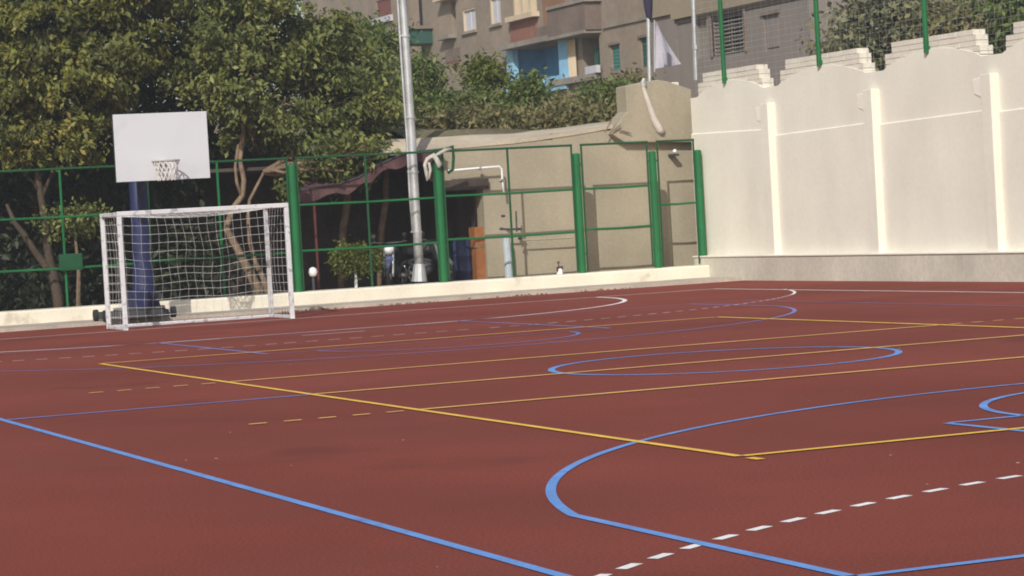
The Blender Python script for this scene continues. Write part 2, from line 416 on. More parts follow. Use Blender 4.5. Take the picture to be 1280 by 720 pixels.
# raised block at the corner
rb = thing('raised_wall_block', (11.9, 26.6, 3.2), 'raised rough beige wall block with a slanted foot in the corner above the fence', 'wall')
A = lambda px, py: PY(26.3, px, py)
pts = [A(779,178), A(763,168), A(776,146), A(782,140), A(780,108), A(800,103), A(820,100), A(833,102), A(862,112), A(868,178)]
b = MB().prism([(p[0], p[2]) for p in pts], 26.22, 26.75, 1); b.build('block_body', M['beige'], rb, bevel=.02)
hs = thing('white_hose', A(826,166).tolist(), 'thick white pipe hanging down the raised beige block', 'pipe')
MB().tube([PY(26.2,px,py) for px, py in ((805,98),(803,104),(805,112),(811,130),(817,148),(824,162),(828,166))], [.03,.045,.05,.06,.075,.085,.075], 10).build('hose_body', M['hose'], hs, smooth=True)
MB().tube([PY(26.2,px,py) for px, py in ((803.5,101),(804.3,108))], .065, 10).build('hose_clip', M['steel'], hs)
for k, (a, c) in enumerate((((756,166),(766,146)), ((762,167),(776,156)), ((774,163),(789,167)))):
    o = MB().tube([PY(26.17,*a), (PY(26.17,*a)+PY(26.15,*c))/2+np.array([.01,0,.01]), PY(26.15,*c)], [.012,.018,.012], 6).build('wooden_stick', M['wood'])
    tag(o, ['upright weathered stick leaning at the slanted foot of the beige block', 'middle weathered stick lying slantwise on the wall cap',
            'right stick lying flat against the foot of the beige block'][k], 'stick', 'sticks left on the wall cap')
# white bent pipe on the wall, pale blue water pipe, wall lamp
pp = thing('bent_pipe', PY(26.2,630,240).tolist(), 'thin white pipe bent down the beige wall over the doorway', 'pipe')
MB().tube([PY(26.19,px,py) for px, py in ((560,213.5),(600,210),(624,208),(627,211),(628,225),(630,242))], .023, 8).build('pipe_run', M['white'], pp, smooth=True)
for px, py in ((600,210),(628,226)):
    MB().tube([PY(26.25,px-2,py), PY(26.17,px+2,py)], .045, 8).build('pipe_clip', M['steel'], pp)
wp_ = thing('water_pipe', PY(26.1,636,345).tolist(), 'pale blue upright water pipe with dark valve handles on the beige wall', 'pipe')
c = PY(26.12,636,330)
MB().tube([(c[0],26.14,.2), (c[0]-.02,26.14,1.18)], .085, 10).build('pipe_body', M['palebluep'], wp_)
MB().tube([PY(26.05,626,286.5), PY(26.05,652,286.5)], .022, 6).build('valve_bar', M['darkmetal'], wp_)
MB().tube([PY(26.05,645,264), PY(26.05,646,290)], .018, 6).build('valve_lever', M['darkmetal'], wp_)
for px, py in ((627,286),(646,286),(650,298),(629,270)):
    q = PY(26.06,px,py); MB().lathe((q[0],q[1],q[2]-.03), [(.02,0),(.05,.015),(.05,.045),(.02,.06)], 8).build('valve_handle', M['darkmetal'], wp_)
q = PY(26.2,700,300)
MB().tube([PY(26.18,650,300.5), PY(26.18,700,298), PY(26.18,716,297)], .018, 6).build('side_pipe', M['beige'], wp_)
wl = thing('wall_lamp', PY(26.2,842,192).tolist(), 'small round lamp fixed high on the beige wall near the corner', 'lamp')
q = PY(26.18,843,190)
MB().lathe((q[0],q[1]-.02,q[2]), [(.02,-.02),(.05,.0),(.045,.035),(.02,.06)], 10).build('lamp_globe', M['globe'], wl, smooth=True)
MB().box(q[0]-.03, q[0]+.10, q[1]-.03, BY, q[2]-.09, q[2]-.035).build('lamp_bracket', M['darkmetal'], wl)
tp = thing('water_tap', PY(25.3,700,344).tolist(), 'small dark tap on a white stub standing on the kerb by the beige wall', 'tap')
q = PY(25.3,700,344)
MB().lathe((q[0],q[1],.33), [(.075,0),(.06,.04),(.055,.10),(.03,.13)], 10).build('stub', M['white'], tp, smooth=True)
MB().tube([(q[0]-.06,25.3,.46),(q[0]+.07,25.3,.475)], .035, 8).tube([(q[0]-.05,25.3,.46),(q[0]-.075,25.25,.41)], .022, 6).build('tap_body', M['brass'], tp)
MB().tube([(q[0]-.02,25.3,.48),(q[0]-.02,25.3,.57)], .012, 6).lathe((q[0]-.02,25.3,.56), [(.01,0),(.035,.01),(.03,.045)], 8).build('tap_handle', M['brass'], tp)

# ------------------------------------------------------------------ green fence
FY = 25.4
gf = thing('green_fence', (4, FY, .3), 'green metal sports fence of thick posts and framed panels behind the court kerb', 'fence')
for x, zt in ((.29,2.9), (3.40,2.9), (6.545,2.92), (9.675,2.85), (11.45,2.82), (12.535,2.80)):
    z0 = .2 if x < 12 else .53
    MB().lathe((x,FY,0), [(.081,z0),(.081,zt-.02),(.074,zt),(.03,zt+.012)], 16).build('post', M['green'], gf, smooth=False)
panels = [(-5.9,-2.98,2.1,1.12), (-2.80,.17,2.1,1.10), (.41,3.29,2.09,1.13), (3.50,6.45,2.08,1.15), (6.66,9.57,2.10,1.20), (9.80,11.33,2.10,1.24), (11.58,12.44,1.68,None)]
for i, (x0, x1, za, zb) in enumerate(panels):
    zt = 3.03
    fr = MB().tube([(x0,FY,.36),(x0,FY,zt)], .024, 6).tube([(x1,FY,.36),(x1,FY,zt)], .024, 6).tube([(x0-.02,FY,zt),(x1+.02,FY,zt)], .024, 6)
    fr = fr.build('panel_frame', M['green_dark'], gf)
    for z in (za, zb):
        if z: MB().tube([(x0,FY-.005,z),((x0+x1)/2,FY-.005,z-.012),(x1,FY-.005,z)], .024, 6).build('rail', M['green'], fr)
    if x1-x0 > 2:
        xm = (x0+x1)/2
        MB().tube([(xm,FY+.01,.34),(xm,FY+.01,zt)], .026, 6).build('upright', M['green_dark'] if i > 2 else M['green'], fr)
    for xe in (x0, x1):
        for z in (.7, 2.6): MB().box(min(xe, xe+(.09 if xe == x1 else -.09)), max(xe, xe+(.09 if xe == x1 else -.09)), FY-.012, FY+.012, z, z+.04).build('bracket', M['green'], fr)
# sign box on the left rail
o = thing('green_box', PY(25.33,88,338).tolist(), 'flat green metal box fixed on the lower fence rail at the left', 'box')
a, c = PY(25.36,73,318), PY(25.36,103,337)
MB().box(a[0], c[0], 25.29, 25.365, c[2], a[2]).build('box_body', M['green_box'], o, bevel=.012)
MB().box(a[0]+.04, c[0]-.04, 25.282, 25.289, c[2]+.04, a[2]-.04).build('box_lid', M['green_box'], o, bevel=.003)
# rag knotted over the post
rg = thing('knotted_rag', (6.45, 25.3, 2.9), 'dirty white rag knotted over the top of the fence post beside the lamp pole', 'rag')
R_ = lambda px, py, y=25.27: PY(y, px, py)
MB().tube([R_(551,206), R_(545,199), R_(540,195), R_(534,199), R_(531,206), R_(533,216), R_(534,226)], [.05,.05,.045,.045,.04,.04,.02], 7).build('rag_loop', M['rope'], rg, smooth=True)
MB().tube([R_(541,192), R_(545,198), R_(549,206), R_(548,210)], [.03,.055,.06,.03], 7).build('rag_knot', M['rope'], rg, smooth=True)
MB().tube([R_(536,203), R_(538,212), R_(536,224)], [.03,.035,.02], 6).build('rag_tail', M['rope'], rg, smooth=True)
MB().tube([R_(545,194), R_(556,188), R_(563,186)], [.03,.04,.03], 6).build('rag_strip', M['rope'], rg, smooth=True)
ab = thing('angled_bar', (6.7, 25.4, 3.0), 'short dark green bar bent over the top of the fence post with the rag', 'bar')
MB().tube([R_(540,193,25.42), R_(553,188,25.42), R_(566,183,25.42), R_(567,196,25.42), R_(566,212,25.42), R_(560,216,25.42)], .035, 6).build('bar_body', M['green_dark'], ab)

# ------------------------------------------------------------------ football goal
gl = thing('football_goal', (0, 20, 0), 'white box shaped small football goal with chipped paint and a net', 'goal')
gx0, gx1, gy0, gy1, gz = -1.49, 1.56, 20.02, 21.30, 2.0
for x in (gx0, gx1):
    MB().box(x-.04, x+.04, gy0-.04, gy0+.04, 0, gz).build('front_post', M['goalwhite'], gl, bevel=.01)
    MB().box(x-.037, x+.037, gy1-.037, gy1+.037, 0, gz-.003).build('back_post', M['goalwhite'], gl, bevel=.01)
    MB().box(x-.035, x+.035, gy0+.042, gy1-.04, .005, .065).build('ground_bar', M['goalwhite'], gl, bevel=.01)
    MB().box(x-.035, x+.035, gy0+.042, gy1-.04, gz+.003, gz+.073).build('side_bar', M['goalwhite'], gl, bevel=.01)
MB().box(gx0-.04, gx1+.04, gy0-.042, gy0+.04, gz, gz+.082).build('crossbar', M['goalwhite'], gl, bevel=.012)
MB().box(gx0-.037, gx1+.037, gy1-.038, gy1+.038, gz-.002, gz+.072).build('back_bar', M['goalwhite'], gl, bevel=.01)
MB().box(gx0+.04, gx1-.04, gy1-.03, gy1+.03, .005, .065).build('back_ground_bar', M['goalwhite'], gl, bevel=.01)
nb = MB(); rr = .0027
def cord(pts): nb.tube(pts, rr, 3, cap=False)
def backp(u, v):     # u along x 0..1, v 0 (bottom) .. 1 (top)
    sag = .10*math.sin(math.pi*u)*math.sin(math.pi*v)+.025*math.sin(17*u+3*v)*math.sin(11*v+5*u)
    u += .008*math.sin(13*v+9*u)*math.sin(math.pi*u); v += (.012*math.sin(15*u+2*v)-.03*math.sin(math.pi*u)*(1 if v > .5 else .5))*math.sin(math.pi*v)
    return (gx0+.04+(gx1-gx0-.08)*u, gy1-.06-sag*.8-.16*math.sin(math.pi*v)*u, .05+(gz-.04)*v-.05*math.sin(math.pi*u)*(v > .3)*v)
nu, nv = 19, 13
for i in range(nu+1): cord([backp(i/nu, j/10) for j in range(11)])
for j in range(nv+1): cord([backp(i/15, j/nv) for i in range(16)])
def sidep(x, u, v): return (x+(.03 if x < 0 else -.03)+(.08 if x < 0 else -.08)*math.sin(math.pi*u)*math.sin(math.pi*v), gy0+.05+(gy1-gy0-.1)*u, .05+(gz-.04)*v)
for x in (gx0, gx1):
    for i in range(8): cord([sidep(x, i/7, j/6) for j in range(7)])
    for j in range(nv+1): cord([sidep(x, i/6, j/nv) for i in range(7)])
def topp(u, v): return (gx0+.04+(gx1-gx0-.08)*u, gy0+.05+(gy1-gy0-.1)*v, gz+.02-.10*math.sin(math.pi*u)*math.sin(math.pi*v))
for i in range(nu+1): cord([topp(i/nu, j/5) for j in range(6)])
for j in range(8): cord([topp(i/12, j/7) for i in range(13)])
nb.build('net', M['net'], gl, kind='stuff')

# ------------------------------------------------------------------ basketball stand
bs = thing('basketball_stand', (-.03, 23.3, .07), 'wheeled basketball stand with white backboard and blue column behind the goal', 'basketball hoop')
q0 = PY(23.4,177,300); bxc = float(q0[0])
a, c = PY(22.3,141,143), PY(22.3,263,223)
bz0, bz1 = c[2]+.01, a[2]-.005
bo = MB().box(a[0], c[0], 22.3, 22.335, bz0, bz1).build('backboard', M['board'], bs, bevel=.006)
ft = .03; fbk = MB()
fbk.box(a[0]-.004, a[0]+ft, 22.337, 22.39, bz0, bz1).box(c[0]-ft, c[0]+.004, 22.337, 22.39, bz0, bz1).box(a[0]+ft+.002, c[0]-ft-.002, 22.337, 22.39, bz0-.004, bz0+ft).box(a[0]+ft+.002, c[0]-ft-.002, 22.337, 22.39, bz1-ft, bz1+.004)
fbk.build('board_frame', M['darkmetal'], bo)
# rim and net
rc = PY(21.92,207,201); rx, ry, rz = float(rc[0]), 21.92, float(rc[2])
ring = [(rx+.25*math.cos(t), ry+.25*math.sin(t), rz) for t in np.linspace(0, 2*math.pi, 25)]
rmo = MB().tube(ring, .017, 6).build('rim', M['rim'], bs)
MB().box(rx-.09, rx+.09, ry+.25, 22.298, rz-.05, rz+.01).build('rim_bracket', M['rim'], rmo)
nb = MB(); R0 = [.245,.215,.19,.175,.175]
def np_(k, l): t = 2*math.pi*k/14; return (rx+.02*l/4+R0[l]*math.cos(t), ry+R0[l]*math.sin(t), rz-.09*l)
for k in range(14):
    for l in range(4):
        for d in (-.5, .5): nb.tube([np_(k+.5*(l % 2), l), np_(k+.5*(l % 2)+d, l+1)], .011, 4, cap=False)
nb.build('hoop_net', M['net'], rmo)
# column, arm, struts, wheeled base
MB().lathe((bxc,23.42,0), [(.30,.22),(.24,.55),(.19,1.1),(.175,2.0),(.17,3.05),(.06,3.09)], 18).build('column', M['bluepost'], bs, smooth=True)
MB().box(bxc-.30, bxc+.02, 23.10, 23.72, .21, .62).build('column_foot', M['bluepost'], bs, bevel=.03)
MB().tube([(bxc,23.35,2.95),(bxc+.03,22.42,3.35)], .06, 8).build('arm', M['bluepost'], bs)
for z in (2.95, 3.6): MB().tube([(bxc-.3,22.41,z),(bxc+.3,22.41,z)], .03, 8).build('board_mount', M['darkmetal'], bs)
MB().tube([(bxc,23.3,2.4),(bxc+.02,22.43,2.95)], .03, 8).build('strut', M['darkmetal'], bs)
x0, x1 = float(PY(23.2,130,400)[0]), float(PY(23.2,214,392)[0])
MB().box(x0+.02, x1-.1, 22.95, 23.95, .10, .24).box(x0+.3, x1-.25, 23.0, 23.7, .242, .30).build('base_frame', M['darkmetal'], bs, bevel=.015)
for x in (x0, x1):
    for y in (23.05, 23.85):
        wh = MB().tube([(x-.04,y,.18),(x+.04,y,.18)], .11, 14).build('wheel', M['black'], bs)
        MB().tube([(x-.04,y,.16),(x+.04,y,.16)], .025, 8).build('hub', M['steel'], wh)
MB().tube([(x0-.02,23.05,.16),(x1+.02,23.05,.16)], .022, 6).build('axle', M['darkmetal'], bs)

# ------------------------------------------------------------------ lamp pole
lp = thing('lamp_pole', (6.5, 26.0, .2), 'tall galvanised steel pole with a thin conduit rising in front of the trees', 'pole')
Q = lambda px, py: PY(25.8, px, py)
pt = [Q(524,334), Q(521.5,290), Q(518.5,240), Q(514.5,170), Q(509,80), Q(503.5,0), Q(499,-60)]
MB().tube(pt, [.10,.092,.09,.088,.083,.079,.076], 14).build('shaft', M['steel'], lp, smooth=True)
MB().tube([Q(524,352), Q(524,330)], [.17,.115], 12).build('base_sleeve', M['steel'], lp)
MB().tube([Q(516,290), Q(512,240), Q(508.5,170), Q(502,80), Q(497,0), Q(493,-60)], .026, 8).build('conduit', M['steel'], lp, smooth=True)
for px, py in ((521.5,290),(517,215),(513,147),(506.5,45)):
    MB().tube([Q(px,py+1.3), Q(px,py-1.3)], .108, 12).tube([Q(px-8,py), Q(px,py)], .02, 6).build('clamp', M['steel'], lp)

# ------------------------------------------------------------------ shelter and what stands in its shade
sh = thing('awning_shelter', (4.5, 28, .2), 'open shelter with a sagging maroon cloth awning and dark back wall', 'shelter')
b = MB(); nx, ny = 12, 6
fx0, fx1 = 2.6, 6.85
AWP = [PY(26.15,*q) for q in ((372,240),(420,232),(448,223),(470,208),(502,194),(530,190),(553,187.5))]
def aw(u, v):
    k = min(int(u*6), 5); t = u*6-k; p = AWP[k]*(1-t)+AWP[k+1]*t
    return (p[0]+.8*v*(1-u), 26.15+1.05*v, p[2]*(1-v)+(2.86)*v)
for i in range(nx):
    for j in range(ny):
        b.quad(aw(i/nx,j/ny), aw((i+1)/nx,j/ny), aw((i+1)/nx,(j+1)/ny), aw(i/nx,(j+1)/ny))
b.build('awning_cloth', M['awning'], sh, smooth=True)
b = MB()
for i in range(24):
    p, q = aw(i/24,0), aw((i+1)/24,0); d0 = .20+.06*math.sin(i*1.3); d1 = .20+.06*math.sin((i+1)*1.3)
    b.quad((p[0],p[1]-.02,p[2]-d0),(q[0],q[1]-.02,q[2]-d1),(q[0],q[1]-.02,q[2]+.02),(p[0],p[1]-.02,p[2]+.02))
b.build('valance', M['awning'], sh)
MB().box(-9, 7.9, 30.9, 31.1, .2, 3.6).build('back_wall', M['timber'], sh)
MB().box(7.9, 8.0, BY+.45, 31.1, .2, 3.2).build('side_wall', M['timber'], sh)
MB().box(2.2, 8.0, 27.22, 31.0, 2.86, 2.93).build('added_shade_roof', M['timber'], sh)  # unseen roof added to keep sky light out of the shelter
for px in (395, 552):
    q = PY(26.2, px, 300); MB().tube([(q[0],26.2,.2),(q[0],26.2,2.3 if px < 450 else 2.9)], .035, 8).build('prop', M['redpost'], sh)
q = PY(26.5, 560, 300); MB().tube([tuple(p+np.array([0,-.03,.02])) for p in AWP], .02, 6).build('front_pole', M['darkmetal'], sh)
for k in range(6):
    p = AWP[k+1]; x = p[0]; MB().tube([(x,26.2,p[2]-.05),(x+.3,27.2,2.84),(x+.5,30.8,2.82)], .02, 6).build('rafter', M['timber'], sh)

od = thing('orange_cabinet', PY(26.9,602,350).tolist(), 'orange brown wooden cabinet standing in the dark doorway', 'cabinet')
a, c = PY(26.6,592,284), PY(26.6,612,352)
MB().box(a[0], a[0]+.42, 26.55, 26.9, .21, a[2]).build('cabinet_body', M['orange'], od, bevel=.01)
x0 = a[0]
MB().box(x0+.02, x0+.40, 26.53, 26.548, .26, .98).build('lower_door', M['orange'], od, bevel=.006)
MB().box(x0+.09, x0+.40, 26.53, 26.548, 1.03, a[2]-.03).build('upper_door', M['orange'], od, bevel=.006)
MB().box(x0-.02, x0+.43, 26.52, 26.91, .985, 1.025).build('shelf_edge', M['wood'], od)
bd = thing('blue_drum', PY(26.9,577,350).tolist(), 'dark blue plastic drum standing in the doorway left of the orange cabinet', 'drum')
q = PY(26.9,577,330)
MB().lathe((q[0],26.9,.2), [(.19,0),(.22,.03),(.22,.28),(.235,.30),(.22,.33),(.22,.6),(.235,.62),(.22,.65),(.21,.95),(.12,.98)], 16).build('drum_body', M['bluedrum'], bd, smooth=True)
MB().lathe((q[0],26.9,1.18), [(.13,0),(.13,.05),(.05,.06)], 12).build('drum_lid', M['darkmetal'], bd)
gb = thing('globe_lamp', PY(25.7,391,345).tolist(), 'white round globe lamp low behind the fence right of the goal', 'lamp')
q = PY(25.75,391,340)
MB().lathe((q[0],25.75,q[2]), [(.02,-.10),(.075,-.075),(.10,0),(.075,.07),(.02,.10)], 14).build('globe', M['globe'], gb, smooth=True)
MB().tube([(q[0],25.75,.2),(q[0],25.75,q[2]-.09)], .03, 8).build('stem', M['darkmetal'], gb)

def motorbike(px, y, ang, label, m):
    g = PY(y, px, 345); t = thing('motorbike', (g[0], y, .2), label, 'motorbike', 'motorbikes parked under the awning')
    c, sn = math.cos(ang), math.sin(ang)
    T = lambda u, v, z: (g[0]+u*c-v*sn, y+u*sn+v*c, .2+z)      # u forward, v sideways
    for u in (-.62, .66):
        ring = [T(u+.25*math.cos(a), 0, .30+.25*math.sin(a)) for a in np.linspace(0, 2*math.pi, 17)]
        wh = MB().tube(ring, .05, 7, cap=False).build('wheel', M['black'], t, smooth=True)
        MB().tube([T(u,-.05,.30), T(u,.05,.30)], .07, 10).build('hub', M['steel'], wh)
        for k in range(3):
            a = k*math.pi/3; MB().tube([T(u+.22*math.cos(a),0,.30+.22*math.sin(a)), T(u-.22*math.cos(a),0,.30-.22*math.sin(a))], .012, 5).build('spoke', M['steel'], wh)
    MB().tube([T(-.05,0,.80), T(.12,0,.86), T(.32,0,.86), T(.42,0,.80)], [.07,.13,.14,.08], 12).build('fuel_tank', m, t, smooth=True)
    MB().tube([T(-.80,0,.80), T(-.45,0,.77), T(-.1,0,.76), T(.02,0,.80)], [.07,.11,.12,.09], 10).build('seat', M['black'], t, smooth=True)
    MB().tube([T(-.15,0,.36), T(.02,0,.42), T(.18,0,.36)], [.11,.17,.12], 10).build('engine', M['darkmetal'], t, smooth=True)
    MB().tube([T(-.6,0,.55), T(-.2,0,.62), T(.2,0,.55), T(.42,0,.78)], .035, 7).build('frame', M['darkmetal'], t)
    for v in (-.085, .085): MB().tube([T(.66,v,.30), T(.44,v,.92)], .026, 7).build('fork', M['steel'], t)
    MB().tube([T(.30,-.36,1.02), T(.40,-.2,1.0), T(.42,.2,1.0), T(.30,.36,1.02)], .018, 7).build('handlebar', M['darkmetal'], t)
    MB().tube([T(.48,0,.86), T(.60,0,.85)], [.07,.105], 12).build('headlight', M['globe'], t, smooth=True)
    MB().tube([T(.36,0,.78), T(.50,0,.62), T(.62,0,.60)], [.10,.13,.06], 10).build('front_fairing', m, t, smooth=True)
    MB().tube([T(.40,-.03,.60), T(.66,0,.60), T(.90,0,.45)], [.05,.08,.04], 8).build('mudguard', m, t, smooth=True)
    MB().tube([T(-.05,.16,.30), T(-.5,.17,.28), T(-.85,.17,.34)], [.03,.05,.045], 8).build('exhaust', M['steel'], t, smooth=True)
    for v in (-.30, .30):
        q = MB().tube([T(.34,v,1.02), T(.34,v*1.1,1.14)], .008, 5).build('mirror_stalk', M['darkmetal'], t)
        MB().tube([T(.33,v*1.1,1.15), T(.36,v*1.1,1.15)], .05, 10).build('mirror', M['black'], q)
motorbike(492, 26.75, math.radians(-118), 'parked motorbike with faded blue panels in the shade left of the lamp pole', M['bluecloth'])
motorbike(533, 27.3, math.radians(-70), 'parked dark grey motorbike in the shade right behind the lamp pole foot', M['greycloth'])

# ------------------------------------------------------------------ foliage
def leaf_mesh(name, blobs, m, parent, n_clump, n_leaf, size, spread=.28, seed=1, droop=.5, shell=.5, fill=.0, sub=1):
    r = np.random.default_rng(seed)
    vol = np.array([b[3]*b[4]*b[5] for b in blobs])**.66; vol /= vol.sum()
    ci = r.choice(len(blobs), n_clump, p=vol); B = np.array(blobs)[ci]
    d = r.normal(size=(n_clump, 3)); d /= np.linalg.norm(d, axis=1)[:, None]
    rad = shell+(1-shell)*r.random(n_clump)**.7
    rad *= 1+.18*np.sin(d[:, 0]*5+ci)*np.cos(d[:, 2]*4+1.7*ci)
    cc = B[:, :3]+d*B[:, 3:6]*rad[:, None]
    if sub > 1:      # gather clumps into boughs, leaving gaps between them
        ks = np.arange(n_clump)//sub*sub
        cc = cc[ks]+r.normal(size=(n_clump, 3))*np.array([.17, .17, .11]); d = d[ks]
    tone = r.random(n_clump)
    if sub > 1: tone = .45*tone+.55*tone[ks]
    N = n_clump*n_leaf
    ce = np.repeat(cc, n_leaf, 0)+r.normal(size=(N, 3))*spread*np.array([1, 1, .75])*np.repeat(.6+.8*r.random(n_clump), n_leaf)[:, None]
    out = np.repeat(d, n_leaf, 0)
    ax = out*.5+r.normal(size=(N, 3))*.75+np.array([0, 0, -droop]); ax /= np.linalg.norm(ax, axis=1)[:, None]
    nr = r.normal(size=(N, 3))+out*.5+np.array([0, 0, .5]); nr -= ax*(nr*ax).sum(1)[:, None]; nr /= np.linalg.norm(nr, axis=1)[:, None]
    sd = np.cross(ax, nr); L = size*(.45+1.0*r.random(N)**1.3)[:, None]; W = L*.23
    fold = nr*W*.35
    V = np.stack([ce-ax*L*.5, ce+sd*W+fold, ce+ax*L*.5, ce-sd*W+fold], 1).reshape(-1, 3)
    if fill:   # keep everything above the ground line
        V[:, 2] = np.maximum(V[:, 2], fill)
    bx = np.array(base_of(parent)); V = V-bx
    F = np.stack([np.arange(0, 4*N, 4), np.arange(1, 4*N, 4), np.arange(2, 4*N, 4), np.arange(0, 4*N, 4), np.arange(2, 4*N, 4), np.arange(3, 4*N, 4)], 1).reshape(-1)
    me = bpy.data.meshes.new(name); me.vertices.add(4*N); me.vertices.foreach_set('co', V.astype(np.float32).ravel())
    me.loops.add(6*N); me.loops.foreach_set('vertex_index', F.astype(np.int32))
    me.polygons.add(2*N); me.polygons.foreach_set('loop_start', np.arange(0, 6*N, 3, dtype=np.int32))
    me.update(calc_edges=True)
    at = me.attributes.new('tint', 'FLOAT', 'POINT')
    tn = np.clip(np.repeat(tone, n_leaf)*.65+r.random(N)*.45-.05, 0, 1)
    at.data.foreach_set('value', np.repeat(tn, 4).astype(np.float32))
    me.materials.append(m); o = bpy.data.objects.new(name, me); COL.objects.link(o); o.parent = parent
    return o
def limb(mb, a, b, r0, r1, seed, n=6, wob=.06):
    r = np.random.default_rng(seed); a, b = np.array(a, float), np.array(b, float)
    pts = [a+(b-a)*i/n+(r.normal(size=3)*wob*np.linalg.norm(b-a)/3 if 0 < i < n else 0) for i in range(n+1)]
    mb.tube(pts, [r0+(r1-r0)*i/n for i in range(n+1)], 8); return pts
def tree(name, label, trunks, blobs, leaf, barkm, nc, nl, size, seed, spread=.28, droop=.5, group='trees behind the fence', shell=.5, cat='tree', sub=1):
    base = tuple(float(x) for x in trunks[0][0])
    t = thing(name, base, label, cat, group)
    tr = MB()
    for tk in trunks:
        pts, radii = tk[:-1], tk[-1]
        tr.tube(pts, radii, 9)
    tr.build('trunk', barkm, t, smooth=True)
    lm = MB(); top = np.array(trunks[0][-2], float)
    for i, bb in enumerate(blobs):
        tops = [np.array(tk[-2], float) for tk in trunks]
        src = min(tops, key=lambda q: np.linalg.norm(q-np.array(bb[:3])))
        p = limb(lm, src, bb[:3], .055, .03, seed*31+i)
        for k in range(3):
            r = np.random.default_rng(seed*97+i*7+k); e = np.array(bb[:3])+r.normal(size=3)*np.array(bb[3:6])*.5
            limb(lm, p[-2], e, .028, .01, seed*51+i*5+k, 4)
    lm.build('limb', barkm, t, smooth=True)
    leaf_mesh('crown', blobs, leaf, t, nc, nl, size, spread, seed, droop, shell, sub=sub)
    return t
Y1 = 27.0
L_ = lambda px, py, y=Y1: tuple(PY(y, px, py))
tree('leafy_tree', 'leaning leafy tree with yellowing leaves behind the fence left of the backboard',
     [[L_(76,400), L_(72,370), L_(66,340), L_(60,315), L_(57,280), L_(52,250), L_(46,215), L_(44,180), L_(48,120), [.12,.11,.10,.085,.075,.07,.065,.06,.05]],
      [L_(66,342), L_(55,330), L_(42,312), L_(28,290), L_(18,278), L_(8,255), [.085,.08,.07,.06,.05,.03]],
      [L_(52,248), L_(58,232), L_(66,215), L_(76,190), [.05,.04,.035,.025]], [L_(50,242), L_(42,228), L_(32,220), [.04,.03,.015]]],
     [(-.9,26.9,4.9,1.2,1.0,.9), (-2.2,26.8,4.6,1.1,1.0,1.1), (.2,27.2,5.3,1.2,1.1,1.0), (-1.3,27.2,6.2,1.5,1.2,1.0), (.6,27.4,6.6,1.3,1.2,1.0),
      (-2.8,27.2,6.0,1.2,1.1,1.1), (-1.75,26.8,3.6,.55,.6,.45), (-.75,26.7,3.7,.55,.5,.55), (.15,27.2,4.1,.5,.5,.45)],
     YELLOW_LEAF, M['shadebark'], 1350, 24, .155, 3, .115, droop=.8, sub=8)
tree('leafy_tree', 'spreading olive leafed tree with twin pale stems behind the goal net',
     [[L_(327,400), L_(322,360), L_(309,335), L_(296,310), L_(283,285), L_(290,262), L_(303,245), L_(305,225), L_(300,200), L_(306,150), [.115,.105,.095,.085,.075,.065,.06,.055,.05,.05]],
      [L_(338,400), L_(336,372), L_(330,350), L_(318,325), L_(312,300), L_(310,270), L_(312,250), L_(330,215), [.075,.07,.065,.055,.045,.04,.035,.03]],
      [L_(302,246), L_(296,228), L_(294,208), L_(298,180), [.04,.035,.03,.03]]],
     [(2.6,26.9,4.6,1.0,.9,.9), (3.9,27.0,4.3,1.1,1.0,.9), (4.9,27.2,4.3,.95,.8,.85), (2.3,27.2,5.6,1.1,1.0,1.0), (3.7,27.2,5.6,1.2,1.1,1.0), (4.6,27.3,5.3,.85,.9,.8),
      (3.1,27.1,3.6,.8,.8,.45), (4.4,26.9,3.3,.7,.6,.4), (5.35,27.1,3.75,.55,.6,.45), (2.6,27.5,6.6,1.3,1.2,.9), (3.7,27.5,6.7,.9,1.0,.8), (4.0,26.8,2.75,.32,.3,.28), (5.3,26.9,3.25,.55,.45,.4), (5.75,27.2,4.2,.5,.6,.7), (5.0,26.7,2.85,.35,.3,.25), (4.6,26.6,2.6,.22,.2,.22), (3.95,26.3,2.95,.55,.3,.28), (4.4,26.0,2.8,.45,.25,.3), (4.85,26.0,3.1,.45,.25,.25), (5.1,26.0,3.05,.35,.25,.22)],
     GREEN_LEAF, M['bark'], 1850, 24, .145, 5, .11, droop=.6, sub=8)
for k, (px, y, r, lab) in enumerate(((429,28.0,.085,'slim tan trunked tree in the shelter gap left of the small round tree'), (477,28.2,.075,'slim tan trunked tree in the shelter gap left of the lamp pole'))):
    a = PY(y, px-3, 355)
    tree('leafy_tree', lab, [[(a[0],y,.2), tuple(PY(y,px-2,320)), tuple(PY(y,px,285)), tuple(PY(y,px+5,255)), tuple(PY(y,px+6,215)), tuple(PY(y,px+2,150)), [r*.8,r*.9,r,r,r*.8,r*.6]]],
         [(a[0]+.1,y,4.6,.9,.9,.7), (a[0]-.3,y+.2,5.3,.9,.9,.6)] if k == 0 else [(a[0]-.1,y,4.5,.6,.7,.65), (a[0]-.4,y+.3,5.0,.6,.8,.5)],
         GREEN_LEAF, M['bark'], 260, 24, .14, 15+k, .24)
# low side sprig of foliage on the left fence
sp = thing('leafy_shrub', PY(26.4,92,300).tolist(), 'low spreading green shrub poking up behind the left fence rail', 'shrub')
sb = PY(26.4,92,275)
MB().tube([(sb[0],26.5,.2),(sb[0]+.05,26.45,1.0),(sb[0],26.4,2.0)], [.05,.04,.02], 7).build('stem', M['bark'], sp)
leaf_mesh('foliage', [(sb[0]-.1,26.5,sb[2]-.05,.55,.4,.22),(sb[0]+.35,26.4,sb[2]+.05,.4,.4,.15)], GREEN_LEAF, sp, 60, 22, .12, .14, 8)
